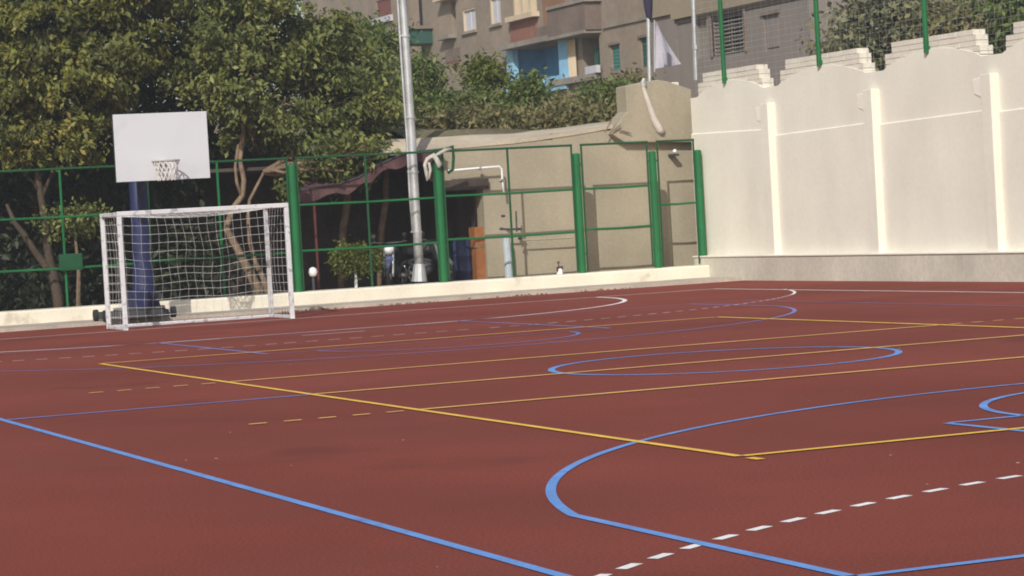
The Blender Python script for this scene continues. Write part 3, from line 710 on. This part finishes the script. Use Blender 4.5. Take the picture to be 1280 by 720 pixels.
# deep shade trees behind
for k, (x, y, z, rr_) in enumerate(((-6.6,29.6,3.4,2.0), (-3.6,29.8,3.6,1.9), (-.9,29.9,3.7,1.8), (1.6,29.7,3.9,1.8), (-5.0,27.3,5.0,1.9))):  # last tree is added out of view, its crown shades the yard
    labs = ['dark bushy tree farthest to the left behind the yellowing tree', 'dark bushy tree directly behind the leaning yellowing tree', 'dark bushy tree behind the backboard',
            'dark bushy tree behind the goal', 'dark shading tree added unseen beyond the left edge of the fence']
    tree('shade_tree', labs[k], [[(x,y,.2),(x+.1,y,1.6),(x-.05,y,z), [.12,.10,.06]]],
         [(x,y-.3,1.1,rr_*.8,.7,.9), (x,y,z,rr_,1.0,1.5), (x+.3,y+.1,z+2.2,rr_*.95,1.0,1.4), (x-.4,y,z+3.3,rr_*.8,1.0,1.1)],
         SHADED_LEAF, M['shadebark'], 760, 22, .20, 40+k, .34, group='dark trees in the shade of the front trees')
# small round tree and others
rt = thing('round_tree', PY(25.95,443,362).tolist(), 'small round clipped tree with a pale stem behind the fence', 'tree')
q = PY(25.95,443,325)
MB().tube([(q[0],25.95,.2),(q[0]+.01,25.95,.5),(q[0],25.95,.95)], [.035,.03,.03], 8).build('trunk', M['white'], rt)
leaf_mesh('crown', [(q[0],25.95,q[2]+.05,.48,.42,.30),(q[0]+.1,25.9,q[2]-.02,.42,.4,.25)], FRESH_LEAF, rt, 150, 24, .085, .10, 9, droop=.1, shell=.35)

# ------------------------------------------------------------------ hillside
def hh(x, y):
    h = 3.42+.045*max(0, y-27.2)+.012*max(0, x-13)
    h += .12*math.sin(x*.7+y*.3)+.10*math.sin(x*.31-y*.47+1)
    return h
b = MB(); st_ = 1.2; idx = {}
def gv(i, j):
    if (i, j) not in idx:
        x, y = -70+i*st_*2.2, 4+j*st_
        idx[(i, j)] = len(b.v); b.v.append((x, y, hh(x, y) if y > 27.15 else min(hh(x, 27.2), 3.3)))
    return idx[(i, j)]
for i in range(95):
    for j in range(135):
        x, y = -70+i*st_*2.2, 4+j*st_
        if (y >= 26.8 and x > 6.5) or y > 32.5 or x > 13.2:
            b.f.append((gv(i,j), gv(i+1,j), gv(i+1,j+1), gv(i,j+1)))
b.build('hillside', M['hill'], kind='structure')
bush_labels = {}
def bush(px, py, y, rx, rz, leaf, seed, label, n=110, size=.14):
    c = PY(y, px, py); g = hh(c[0], y)
    t = thing('hillside_bush', (c[0], y, g-.1), label, 'bush', 'bushes on the slope above the retaining wall')
    r = np.random.default_rng(seed); sm = MB()
    for k in range(5):
        e = (c[0]+r.normal()*rx*.4, y+r.normal()*.3, c[2]+r.uniform(-.2,.5)*rz)
        limb(sm, (c[0]+r.normal()*.1, y, g-.1), e, .03, .012, seed*3+k, 4)
    sm.build('stem', M['bark'], t)
    bl = [(c[0]+r.normal()*rx*.25, y+r.normal()*.2, c[2]+r.normal()*rz*.15, rx*.75, rx*.6, rz*.75) for k in range(3)]
    bl.append((c[0], y, c[2]-rz*.5, rx*.9, rx*.6, rz*.6))
    leaf_mesh('foliage', bl, leaf, t, int(n*1.5), 20, size, .20, seed, droop=-.1, shell=.25)
for k, a in enumerate([
    (528,145,31,.6,.6,BUSH_LEAF,'tall green bush just right of the lamp pole'), (526,100,33,.45,.6,BUSH_LEAF,'leafy bush highest beside the lamp pole under the dark balcony'),
    (575,152,32,.7,.3,DRY_LEAF,'brownish bush second from the lamp pole'), (602,136,33,.6,.45,BUSH_LEAF,'green bush below the white shuttered windows'),
    (608,90,34,.2,.33,FRESH_LEAF,'bright green bush reaching above the others beside the blue balcony'), (560,158,29.5,.9,.18,DRY_LEAF,'low dry bush along the wall cap near the lamp pole'),
    (640,152,31.5,.8,.25,BUSH_LEAF,'wide bush below the left end of the blue balcony'), (690,152,30.5,.8,.2,DRY_LEAF,'low dry bush below the blue balcony'),
    (660,116,33,.1,.25,BUSH_LEAF,'green bush in front of the blue balcony parapet'), (722,146,31.5,.5,.25,DRY_LEAF,'brown bush below the green balcony'), (745,126,32.5,.4,.25,BUSH_LEAF,'green bush under the teal shutter'),
    (768,122,31,.3,.3,BUSH_LEAF,'bush against the left side of the raised beige block'), (735,148,29.5,.6,.12,DRY_LEAF,'lowest dry bush right of centre on the wall cap'), (620,157,29.2,.8,.16,DRY_LEAF,'low dry bush in the middle of the wall cap'),
    (470,50,36,.9,.7,BUSH_LEAF,'big green bush left of the lamp pole below the red shutter'), (445,90,34,1.0,1.3,BUSH_LEAF,'dense bush between the leafy tree and the lamp pole'), (490,120,33,.7,.9,BUSH_LEAF,'bush directly behind the lamp pole'),
    (552,134,36,.7,.3,BUSH_LEAF,'bush at the foot of the cracked tan wall'), (700,138,36,.8,.15,DRY_LEAF,'dry bush between the blue and green balconies'), (785,112,36,.5,.2,DRY_LEAF,'dry bush behind the raised beige block')]):
    bush(*a[:6], 100+k, a[6])

# ------------------------------------------------------------------ far apartment building
XB = 30.0
def rect(X, px0, px1, top, bot):
    """y and z range of a facade rectangle from its left edge (px0, top..bot) and right edge px1"""
    a, c = PX(X, px0, top), PX(X, px0, bot); y1 = a[1]; y0 = PX(X, px1, (top+bot)/2)[1]
    return y0, y1, c[2], a[2]
def facade(X, y0, y1, z0, z1, holes, depth=.35):
    """front sheet with openings and their reveals; the house lies on the +x side"""
    ys = sorted({y0, y1, *[h[0] for h in holes], *[h[1] for h in holes]}); zs = sorted({z0, z1, *[h[2] for h in holes], *[h[3] for h in holes]})
    ys = [v for v in ys if y0 <= v <= y1]; zs = [v for v in zs if z0 <= v <= z1]
    b = MB()
    for a, c in zip(ys[:-1], ys[1:]):
        for d, e in zip(zs[:-1], zs[1:]):
            ym, zm = (a+c)/2, (d+e)/2
            if any(h[0] < ym < h[1] and h[2] < zm < h[3] for h in holes): continue
            b.quad((X,c,d),(X,a,d),(X,a,e),(X,c,e))
    for h in holes:
        D = h[4] if len(h) > 4 else depth
        b.quad((X,h[0],h[2]),(X+D,h[0],h[2]),(X+D,h[0],h[3]),(X,h[0],h[3])); b.quad((X+D,h[1],h[2]),(X,h[1],h[2]),(X,h[1],h[3]),(X+D,h[1],h[3]))
        b.quad((X,h[0],h[3]),(X+D,h[0],h[3]),(X+D,h[1],h[3]),(X,h[1],h[3])); b.quad((X,h[1],h[2]),(X+D,h[1],h[2]),(X+D,h[0],h[2]),(X,h[0],h[2]))
    # sides, back and roof
    b.quad((X,y0,z0),(X+12,y0,z0),(X+12,y0,z1),(X,y0,z1)); b.quad((X+12,y1,z0),(X,y1,z0),(X,y1,z1),(X+12,y1,z1))
    b.quad((X,y0,z1),(X+12,y0,z1),(X+12,y1,z1),(X,y1,z1)); b.quad((X+12,y0,z0),(X+12,y1,z0),(X+12,y1,z1),(X+12,y0,z1))
    return b
ap = thing('apartment_building', (XB, 75, 3), 'tan brick apartment building with a bright blue balcony above the hillside bushes', 'building')
yR, yL = PX(XB,836,50)[1], PX(XB,530,50)[1]
W1 = rect(XB,578,595,13,41); W2 = rect(XB,612,626,-2,32); W3 = rect(XB,640,671,-22,22)
WD = rect(XB,563,570,3,44); BLU = rect(XB,639,709,63,110); GRN = rect(XB,727,750,48,95); TEA = rect(XB,763,775,57,89); SHU = rect(XB,800,814,48,85); SML = rect(XB,563,573,81,92); DRK = rect(XB,557,577,63,79)
BAL = rect(XB,706,752,-14,10)
deep = lambda r, d: (*r, d)
facade(XB, yR, yL, 3, 20, [deep(W1,.18), deep(W2,.18), deep(W3,.4), deep(WD,.6), deep(BLU,1.6), deep(GRN,.9), deep(TEA,.18), deep(SHU,.15), deep(SML,.4), deep(BAL,1.2)]).build('wall', M['brick'], ap)
def panel(name, r, x0, x1, m, parent=ap, e=0):
    return MB().box(x0, x1, r[0]+e, r[1]-e, r[2]+e, r[3]-e).build(name, m, parent)
def slatted(r, x, m, parent, n, name='slat'):
    for k in range(n):
        z = r[2]+(r[3]-r[2])*(k+.5)/n; h = (r[3]-r[2])/n*.46
        MB().prism([(x-.012, z-h), (x+.012, z+h), (x+.025, z+h), (x+.001, z-h)], r[0]+.05, r[1]-.05, 1).build(name, m, parent)
for r in (W1, W2):
    o = panel('window', r, XB+.10, XB+.16, M['shutterw'], e=.04)
    b = MB(); t = .07
    b.box(XB+.02,XB+.12,r[0],r[0]+t,r[2],r[3]).box(XB+.02,XB+.12,r[1]-t,r[1],r[2],r[3]).box(XB+.02,XB+.12,r[0]+t,r[1]-t,r[3]-t,r[3]).box(XB+.02,XB+.12,r[0]+t,r[1]-t,r[2],r[2]+t)
    b.build('frame', M['cream'], o); ym = (r[0]+r[1])/2
    MB().box(XB+.07, XB+.10, ym-.03, ym+.03, r[2]+t, r[3]-t).build('mullion', M['shutterw'], o)
    MB().box(XB-.12, XB+.10, r[0]-.1, r[1]+.1, r[2]-.12, r[2]-.003).build('sill', M['conc'], o)
# triple cream window
o = panel('triple_window', W3, XB+.34, XB+.38, M['glass'])
for k in range(4):
    y = W3[0]+(W3[1]-W3[0])*k/3; MB().box(XB+.02, XB+.33, y-.13 if k else y, y+.13 if k < 3 else y, W3[2], W3[3]).build('pillar', M['cream'], o)
for k in range(3):
    ya = W3[0]+(W3[1]-W3[0])*k/3+.2; yb = W3[0]+(W3[1]-W3[0])*(k+1)/3-.2
    MB().box(XB+.28, XB+.335, ya, yb, W3[2]+.05, W3[3]-.1).build('shutter', M['cream'], o)
MB().box(XB-.35, XB+.3, W3[0]-.2, W3[1]+.2, W3[2]-.22, W3[2]-.003).build('sill', M['cream'], o)
# projecting brown door bay with dark opening
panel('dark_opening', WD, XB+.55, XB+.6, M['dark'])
r = rect(XB,553,570,-2,3); panel('lintel', (r[0]-.3, r[1], r[2], r[3]), XB-.5, XB+.2, M['cream'])
r = rect(XB,555,571,46,51); panel('door_sill', r, XB-.4, XB+.2, M['conc'])
# brick infill panels, 6 cm proud
for nm, a, m in (('red_brick_panel', (638,672,24,56), 'brick_red'), ('warm_wall_panel', (677,706,-40,34), 'brick_warm'), ('stained_panel', (672,705,35,58), 'conc_dark'), ('patched_panel', (557,577,63,79), 'conc_dark')):
    r = rect(XB, *a); panel(nm, r, XB-.06, XB+.02, M[m])
# upper balcony
panel('dark_loggia', BAL, XB+1.1, XB+1.18, M['conc_dark'])
r = rect(XB,703,752,13,47); panel('balcony_parapet', r, XB-.7, XB-.002, M['conc_dark'])
r = rect(XB,703,753,9,13); panel('balcony_coping', r, XB-.78, XB+.02, M['conc'])
r = rect(XB,703,752,47,51); panel('balcony_slab', r, XB-.75, XB+.02, M['conc'])
# blue balcony: painted room back, cheeks, parapet and the slab above
bl = panel('blue_room', BLU, XB+1.5, XB+1.58, M['sky_blue'])
for yb in (BLU[0]+.012, BLU[1]-.03):
    MB().box(XB+.02, XB+1.49, yb, yb+.018, BLU[2], BLU[3]).build('side_cheek', M['sky_blue'], bl)
MB().box(XB-.10, XB+.15, BLU[1]-.35, BLU[1]+.35, BLU[2]+.3, BLU[3]).build('pale_jamb', M['sky_blue_p'], bl)
MB().box(XB-.10, XB+.15, BLU[0]-.35, BLU[0]+.6, BLU[2], BLU[3]-.02).build('pale_jamb', M['sky_blue_p'], bl)
r = rect(XB,640,712,104,112); panel('blue_parapet', (BLU[0]-.3,BLU[1]+.4,BLU[2]-.45,BLU[2]+.15), XB-.25, XB-.105, M['sky_blue_p'], bl)
r = rect(XB,636,712,59,64); sl = panel('slab', (BLU[0]-.4,BLU[1]+.2,BLU[3]+.003,BLU[3]+.22), XB-.55, XB+.3, M['conc'])
MB().tube([(XB+1.2,(BLU[0]+BLU[1])/2-1.5,BLU[2]),(XB+1.2,(BLU[0]+BLU[1])/2-1.5,BLU[3])], .12, 8).build('post', M['wood'], bl)
# green loggia with curtain
gr = panel('green_loggia', GRN, XB+.8, XB+.88, M['darkgreen'])
b = MB(); c0 = rect(XB,713,724,50,97)
for i in range(10):
    ya, yb = c0[0]+(c0[1]-c0[0])*i/10, c0[0]+(c0[1]-c0[0])*(i+1)/10; xa, xb = XB-.15+.08*(i % 2), XB-.15+.08*((i+1) % 2)
    b.quad((xa,ya,c0[2]),(xb,yb,c0[2]),(xb,yb,c0[3]),(xa,ya,c0[3]))
b.build('curtain', M['cream'], gr)
MB().prism([(GRN[1]-.2,GRN[2]),(GRN[1]-2.2,GRN[2]),(GRN[1]-.3,GRN[2]+1.1)], XB+.5, XB+.56, 0).build('green_cloth', M['teal'], gr)
MB().box(XB+.1, XB+.2, GRN[1]-1.05, GRN[1]-.9, GRN[2], GRN[3]-.5).build('post', M['darkgreen'], gr)
MB().box(XB-.3, XB+.2, GRN[0], GRN[1]+3.0, GRN[2]-.25, GRN[2]-.004).build('loggia_floor', M['conc'], gr)
MB().box(XB-.28, XB-.1, GRN[0]-.2, GRN[0]+.9, GRN[2], GRN[2]+.3).build('white_bundle', M['shutterw'], gr)
for r, m, nm in ((TEA,'teal','teal_shutter'), (SHU,'darkgreen','dark_shutter')):
    o = panel(nm, r, XB+.10, XB+.15, M[m], e=.03)
    slatted(r, XB+.07, M[m], o, 7)
    MB().box(XB-.08, XB+.09, r[0]-.1, r[1]+.1, r[3]+.003, r[3]+.10).build('lintel', M['conc_dark'], o)
panel('small_vent', SML, XB+.3, XB+.36, M['cream'])
MB().box(XB-.04, XB+.02, SML[0]-.15, SML[1]+.15, SML[3], SML[3]+.2).build('vent_hood', M['brick_red'], ap)
# floor bands and cracks
for a in ((755,830,33,36),):
    r = rect(XB, *a); panel('floor_band', r, XB-.08, XB+.02, M['conc'])
# left neighbour
XH = 31.5
ho = thing('tan_house', (XH, 110, 3), 'tan house with a red brown shutter partly hidden left of the lamp pole', 'building')
yR2, yL2 = PX(XH,512,20)[1], PX(XH,380,20)[1]
R1 = rect(XH,470,489,2,24)
facade(XH, yR2, yL2, 3, 24, [deep(R1,.2)]).build('wall', M['brick'], ho)
o = panel('shuttered_window', R1, XH+.1, XH+.16, M['shutterr'], ho, .03); slatted(R1, XH+.06, M['shutterr'], o, 8)
MB().box(XH-.2, XH+.1, R1[0]-.2, R1[1]+.2, R1[2]-.3, R1[2]-.004).build('sill', M['shutterw'], o)
ba = thing('dark_balcony', PX(30,532,60).tolist(), 'dark green boxed balcony in the gap left of the tan apartment building', 'balcony')
r = rect(XB,524,541,40,58)
MB().box(XB-1.0, XB+1.0, r[0], r[1], r[2], r[3]).build('balcony_box', M['darkgreen'], ba)
MB().box(XB-1.1, XB+1.0, r[0]-.15, r[1]+.15, r[3]+.003, r[3]+.15).build('balcony_top', M['conc_dark'], ba)
r = rect(XB,514,528,-30,44)
MB().box(XB+.3, XB+.6, r[0], r[1], r[2]-3, r[3]+4).build('gap_shade_panel', M['dark'], ba)  # near-black panel: shade in the gap between buildings put into colour

# ------------------------------------------------------------------ grey building behind the right wall
XG = 20.0
gbld = thing('grey_building', (XG, 38, 3), 'grey rendered building with a barred window behind the net on the cream wall', 'building')
yR, yL = PX(XG,1012,30)[1], PX(XG,846,30)[1]
GW = rect(XG,889,932,18,72); GD = rect(XG,954,974,20,66); GL = rect(XG,868,884,25,75)
facade(XG, yR, yL, 2.5, 12, [deep(GW,.35), deep(GD,.10), deep(GL,.2)]).build('wall', M['grey'], gbld)
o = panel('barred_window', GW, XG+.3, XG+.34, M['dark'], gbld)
for k in range(11):
    z = GW[2]+(GW[3]-GW[2])*(k+.5)/11
    MB().tube([(XG+.08,GW[0],z),(XG+.08,GW[1],z)], .022, 5).build('bar', M['conc'], o)
for k in range(3):
    y = GW[0]+(GW[1]-GW[0])*(k+.5)/3; MB().tube([(XG+.11,y,GW[2]),(XG+.11,y,GW[3])], .02, 5).build('upright_bar', M['conc'], o)
for y in (GW[0]-.08, GW[1]): MB().box(XG-.06, XG+.05, y, y+.08, GW[2], GW[3]).build('frame', M['conc_dark'], o)
o = panel('door', GD, XG+.05, XG+.09, M['grey'], gbld); MB().box(XG+.02, XG+.05, GD[0]+.1, GD[1]-.1, GD[2]+.1, GD[3]-.12).build('door_panel', M['grey'], o)
MB().box(XG-.06, XG+.04, GD[0]-.1, GD[1]+.1, GD[3]+.003, GD[3]+.09).build('lintel', M['conc_dark'], o)
o = panel('side_window', GL, XG+.14, XG+.18, M['conc'], gbld); MB().box(XG+.05,XG+.13,GL[0],GL[0]+.1,GL[2],GL[3]).build('frame', M['shutterw'], o)
# upper floor in tan render, oversailing by 12 cm
z = PX(XG,920,9)[2]; panel('upper_band', (yR-.1,yL+.1,z,z+4), XG-.14, XG-.003, M['tan'], gbld)
panel('painted_shadow', (yR-.05,yL+.05,z-.12,z-.004), XG-.05, XG-.003, M['conc_dark'], gbld)  # dark strip, painted shade under the oversailing floor
# low link wall left of it, with cloth, poles
XL = 24.0
lk = thing('link_wall', (XL, 50, 3), 'dull grey brown wall with a green window behind the white triangular sheet', 'building')
yR, yL = PX(XL,885,30)[1], PX(XL,812,30)[1]
LW = rect(XL,846,858,46,76)
facade(XL, yR, yL, 2.5, 13, [deep(LW,.2)]).build('wall', M['grey'], lk)
z = PX(XL,840,18)[2]; panel('tan_band', (yR,yL,z,z+5), XL-.1, XL-.003, M['tan'], lk)
o = panel('window', LW, XL+.1, XL+.16, M['darkgreen'], lk); MB().box(XL-.05, XL+.09, LW[0], LW[0]+.12, LW[2], LW[3]).build('frame', M['shutterw'], o)
ct = thing('white_sheet', PY(29,830,85).tolist(), 'white triangular cloth sheet stretched beside the flagpole above the raised block', 'sheet')
T = lambda px, py: PY(29.0, px, py)
b = MB(); A0, B0, C0, D0 = T(819,27), T(853,72), T(852,80), T(818,86)
for i in range(10):
    for j in range(6):
        def s(u, v):
            l = A0*(1-u)+D0*u; r = A0*(1-u)+(B0*(1-u)+C0*u)*u if u < 1 else C0
            r = A0+(C0-A0)*u
            p = l*(1-v)+r*v; return (p[0], p[1]+.05*math.sin(6*v+3*u), p[2])
        b.quad(s(i/10,j/6), s(i/10,(j+1)/6), s((i+1)/10,(j+1)/6), s((i+1)/10,j/6))
b.build('sheet_cloth', M['cloth'], ct, smooth=True)
MB().tube([T(818,25), T(818,90)], .015, 5).build('sheet_rod', M['steel'], ct)
fp = thing('flagpole', PY(27,807,100).tolist(), 'thin grey flagpole with a furled dark flag above the raised beige block', 'flagpole')
F_ = lambda px, py: PY(26.9, px, py)
MB().tube([F_(812,104), F_(811,60), F_(810,0), F_(809,-40)], .045, 8).build('pole', M['steel'], fp)
MB().tube([F_(809,-20), F_(809.5,-5), F_(810.5,10), F_(811.5,22), F_(812,27)], [.10,.12,.10,.07,.03], 8).build('flag', M['flag'], fp, smooth=True)
vp = thing('steel_post', PY(26.1,868,100).tolist(), 'slim grey steel post rising at the far end of the cream wall', 'post')
V_ = lambda px, py: PY(26.1, px, py)
MB().tube([V_(870,100), V_(868.5,60), V_(866.5,0), V_(865.5,-40)], .05, 8).build('pole', M['steel'], vp)
MB().tube([V_(869.3,62), V_(868.9,56)], .075, 8).build('collar', M['steel'], vp)

# net fence on top of the cream wall
nf = thing('net_fence', (WX+.2, 16, 4), 'green posts carrying a fine net along the top of the cream wall', 'net fence')
for px, pb, pt_ in ((905.5,104,(912,0)), (1024,83,(1028,0)), (1158,66,(1161,0))):
    q = PX(WX, px, pb); MB().tube([(WX-.0,q[1],q[2]),(WX-.0,q[1],7.2)], .05, 8).build('post', M['green'], nf)
    MB().box(WX-.02, WX+.053, q[1]-.05, q[1]+.05, q[2]+.05, q[2]+.12).build('bracket', M['green'], nf)
q = MB().tube([(WX,9.3,3.95),(WX,9.3,7.2)], .05, 8).build('post', M['green'], nf)
b = MB(); xn = WX+.20
for k in range(26):
    z = 3.97+k*.125; b.tube([(xn,4.2,z),(xn,15,z-.02),(xn,26,z)], .0026, 3, cap=False)
for k in range(90):
    y = 4.2+k*.245; b.tube([(xn,y,3.97),(xn,y,7.15)], .0022, 3, cap=False)
b.build('net', M['steel'], nf, kind='stuff')

# house and trees further right, behind the net
XR = 30.0
rh = thing('pinkish_house', (XR, 45, 2.5), 'pinkish grey house half hidden behind the trees above the cream wall', 'building')
yR, yL = PX(XR,1330,40)[1], PX(XR,985,40)[1]
hw = [rect(XR,1032,1044,22,48), rect(XR,1120,1140,20,45), rect(XR,1185,1200,8,40)]
facade(XR, yR, yL, 2.5, 14, [deep(r,.2) for r in hw]).build('wall', M['pinkish'], rh)
for r in hw:
    o = panel('window', r, XR+.1, XR+.16, M['shutterw'], rh); MB().box(XR-.03, XR+.09, r[0], r[0]+.15, r[2], r[3]).build('frame', M['cream'], o)
def rtree(px, py, y, rx, rz, leaf, seed, label, n=260):
    c = PY(y, px, py); g = hh(c[0], y) if y > 27.15 else 3.3
    tree('slope_tree', label, [[(c[0],y,g-.1),(c[0]+.05,y,(g+c[2])/2),(c[0],y,c[2]), [.10,.08,.05]]],
         [(c[0],y,c[2],rx,rx,rz),(c[0]+.4*rx,y+.2,c[2]-.5*rz,rx*.8,rx*.8,rz*.7),(c[0]-.5*rx,y,c[2]+.4*rz,rx*.7,rx*.7,rz*.7)],
         leaf, M['bark'], n, 22, .17, seed, .28, group='trees on the slope behind the cream wall')
rtree(1082,45,25,.42,1.0,HAZE_LEAF,201,'bushy tree behind the net over the gap between second and third merlon',170)
rtree(1052,68,28,.3,.35,DRY_LEAF,202,'low dry shrubby tree over the second merlon', 60)
rtree(1135,10,24,.5,.7,HAZE_LEAF,203,'grey olive tree behind the net just left of the third green post',140)
rtree(1185,40,22,.45,.55,DRY_LEAF,204,'brownish tree behind the net just right of the third green post',120)
rtree(1232,25,24,.55,.9,HAZE_LEAF,205,'olive tree above the gap right of the third merlon',170)
rtree(1275,20,21,.5,.8,BUSH_LEAF,206,'green tree at the right edge above the cream wall',140)

# loose dark grit swept against the apron edge
b = MB(); r = np.random.default_rng(77)
for k in range(160):
    x = r.choice([2.9, 3.3, 5.0, 7.5, 9.5])+r.normal()*.35; y = CY1-.03-abs(r.normal())*.12; q = r.uniform(.012, .045)
    c = [(x+q*r.uniform(-1,1), y+q*r.uniform(-1,1), .001+q*.5*r.uniform(0,1)) for _ in range(4)]+[(x, y, q*1.1)]
    n = len(b.v); b.v += c; b.f += [(n,n+1,n+4),(n+1,n+2,n+4),(n+2,n+3,n+4),(n+3,n,n+4)]
b.build('grit', M['ground'], kind='stuff')

# pale flecks scattered over the court
b = MB(); r = np.random.default_rng(5)
for k in range(90):
    x, y = r.uniform(-10.5, 2), r.uniform(-17, 6); q = r.uniform(.006, .022); a = r.uniform(0, 3.14); z = .0012
    p = [(x+q*math.cos(a+t)*(1 if i % 2 else .5), y+q*math.sin(a+t)*(1 if i % 2 else .5), z+.002*(i == 1)) for i, t in enumerate((0, 1.57, 3.14, 4.71))]
    b.quad(*p)
b.build('pale_flecks', M['white_worn'], kind='stuff')

# thin city haze
m = bpy.data.materials.new('haze_air'); m.use_nodes = True; n = m.node_tree.nodes; n.remove(n['Principled BSDF'])
v = n.new('ShaderNodeVolumePrincipled'); v.inputs['Color'].default_value = (.93, .94, .96, 1); v.inputs['Density'].default_value = .0011
v.inputs['Anisotropy'].default_value = .2
m.node_tree.links.new(v.outputs[0], n['Material Output'].inputs['Volume'])
MB().box(-300, 300, -300, 300, -1.1, 25.5).build('haze', m, kind='stuff')
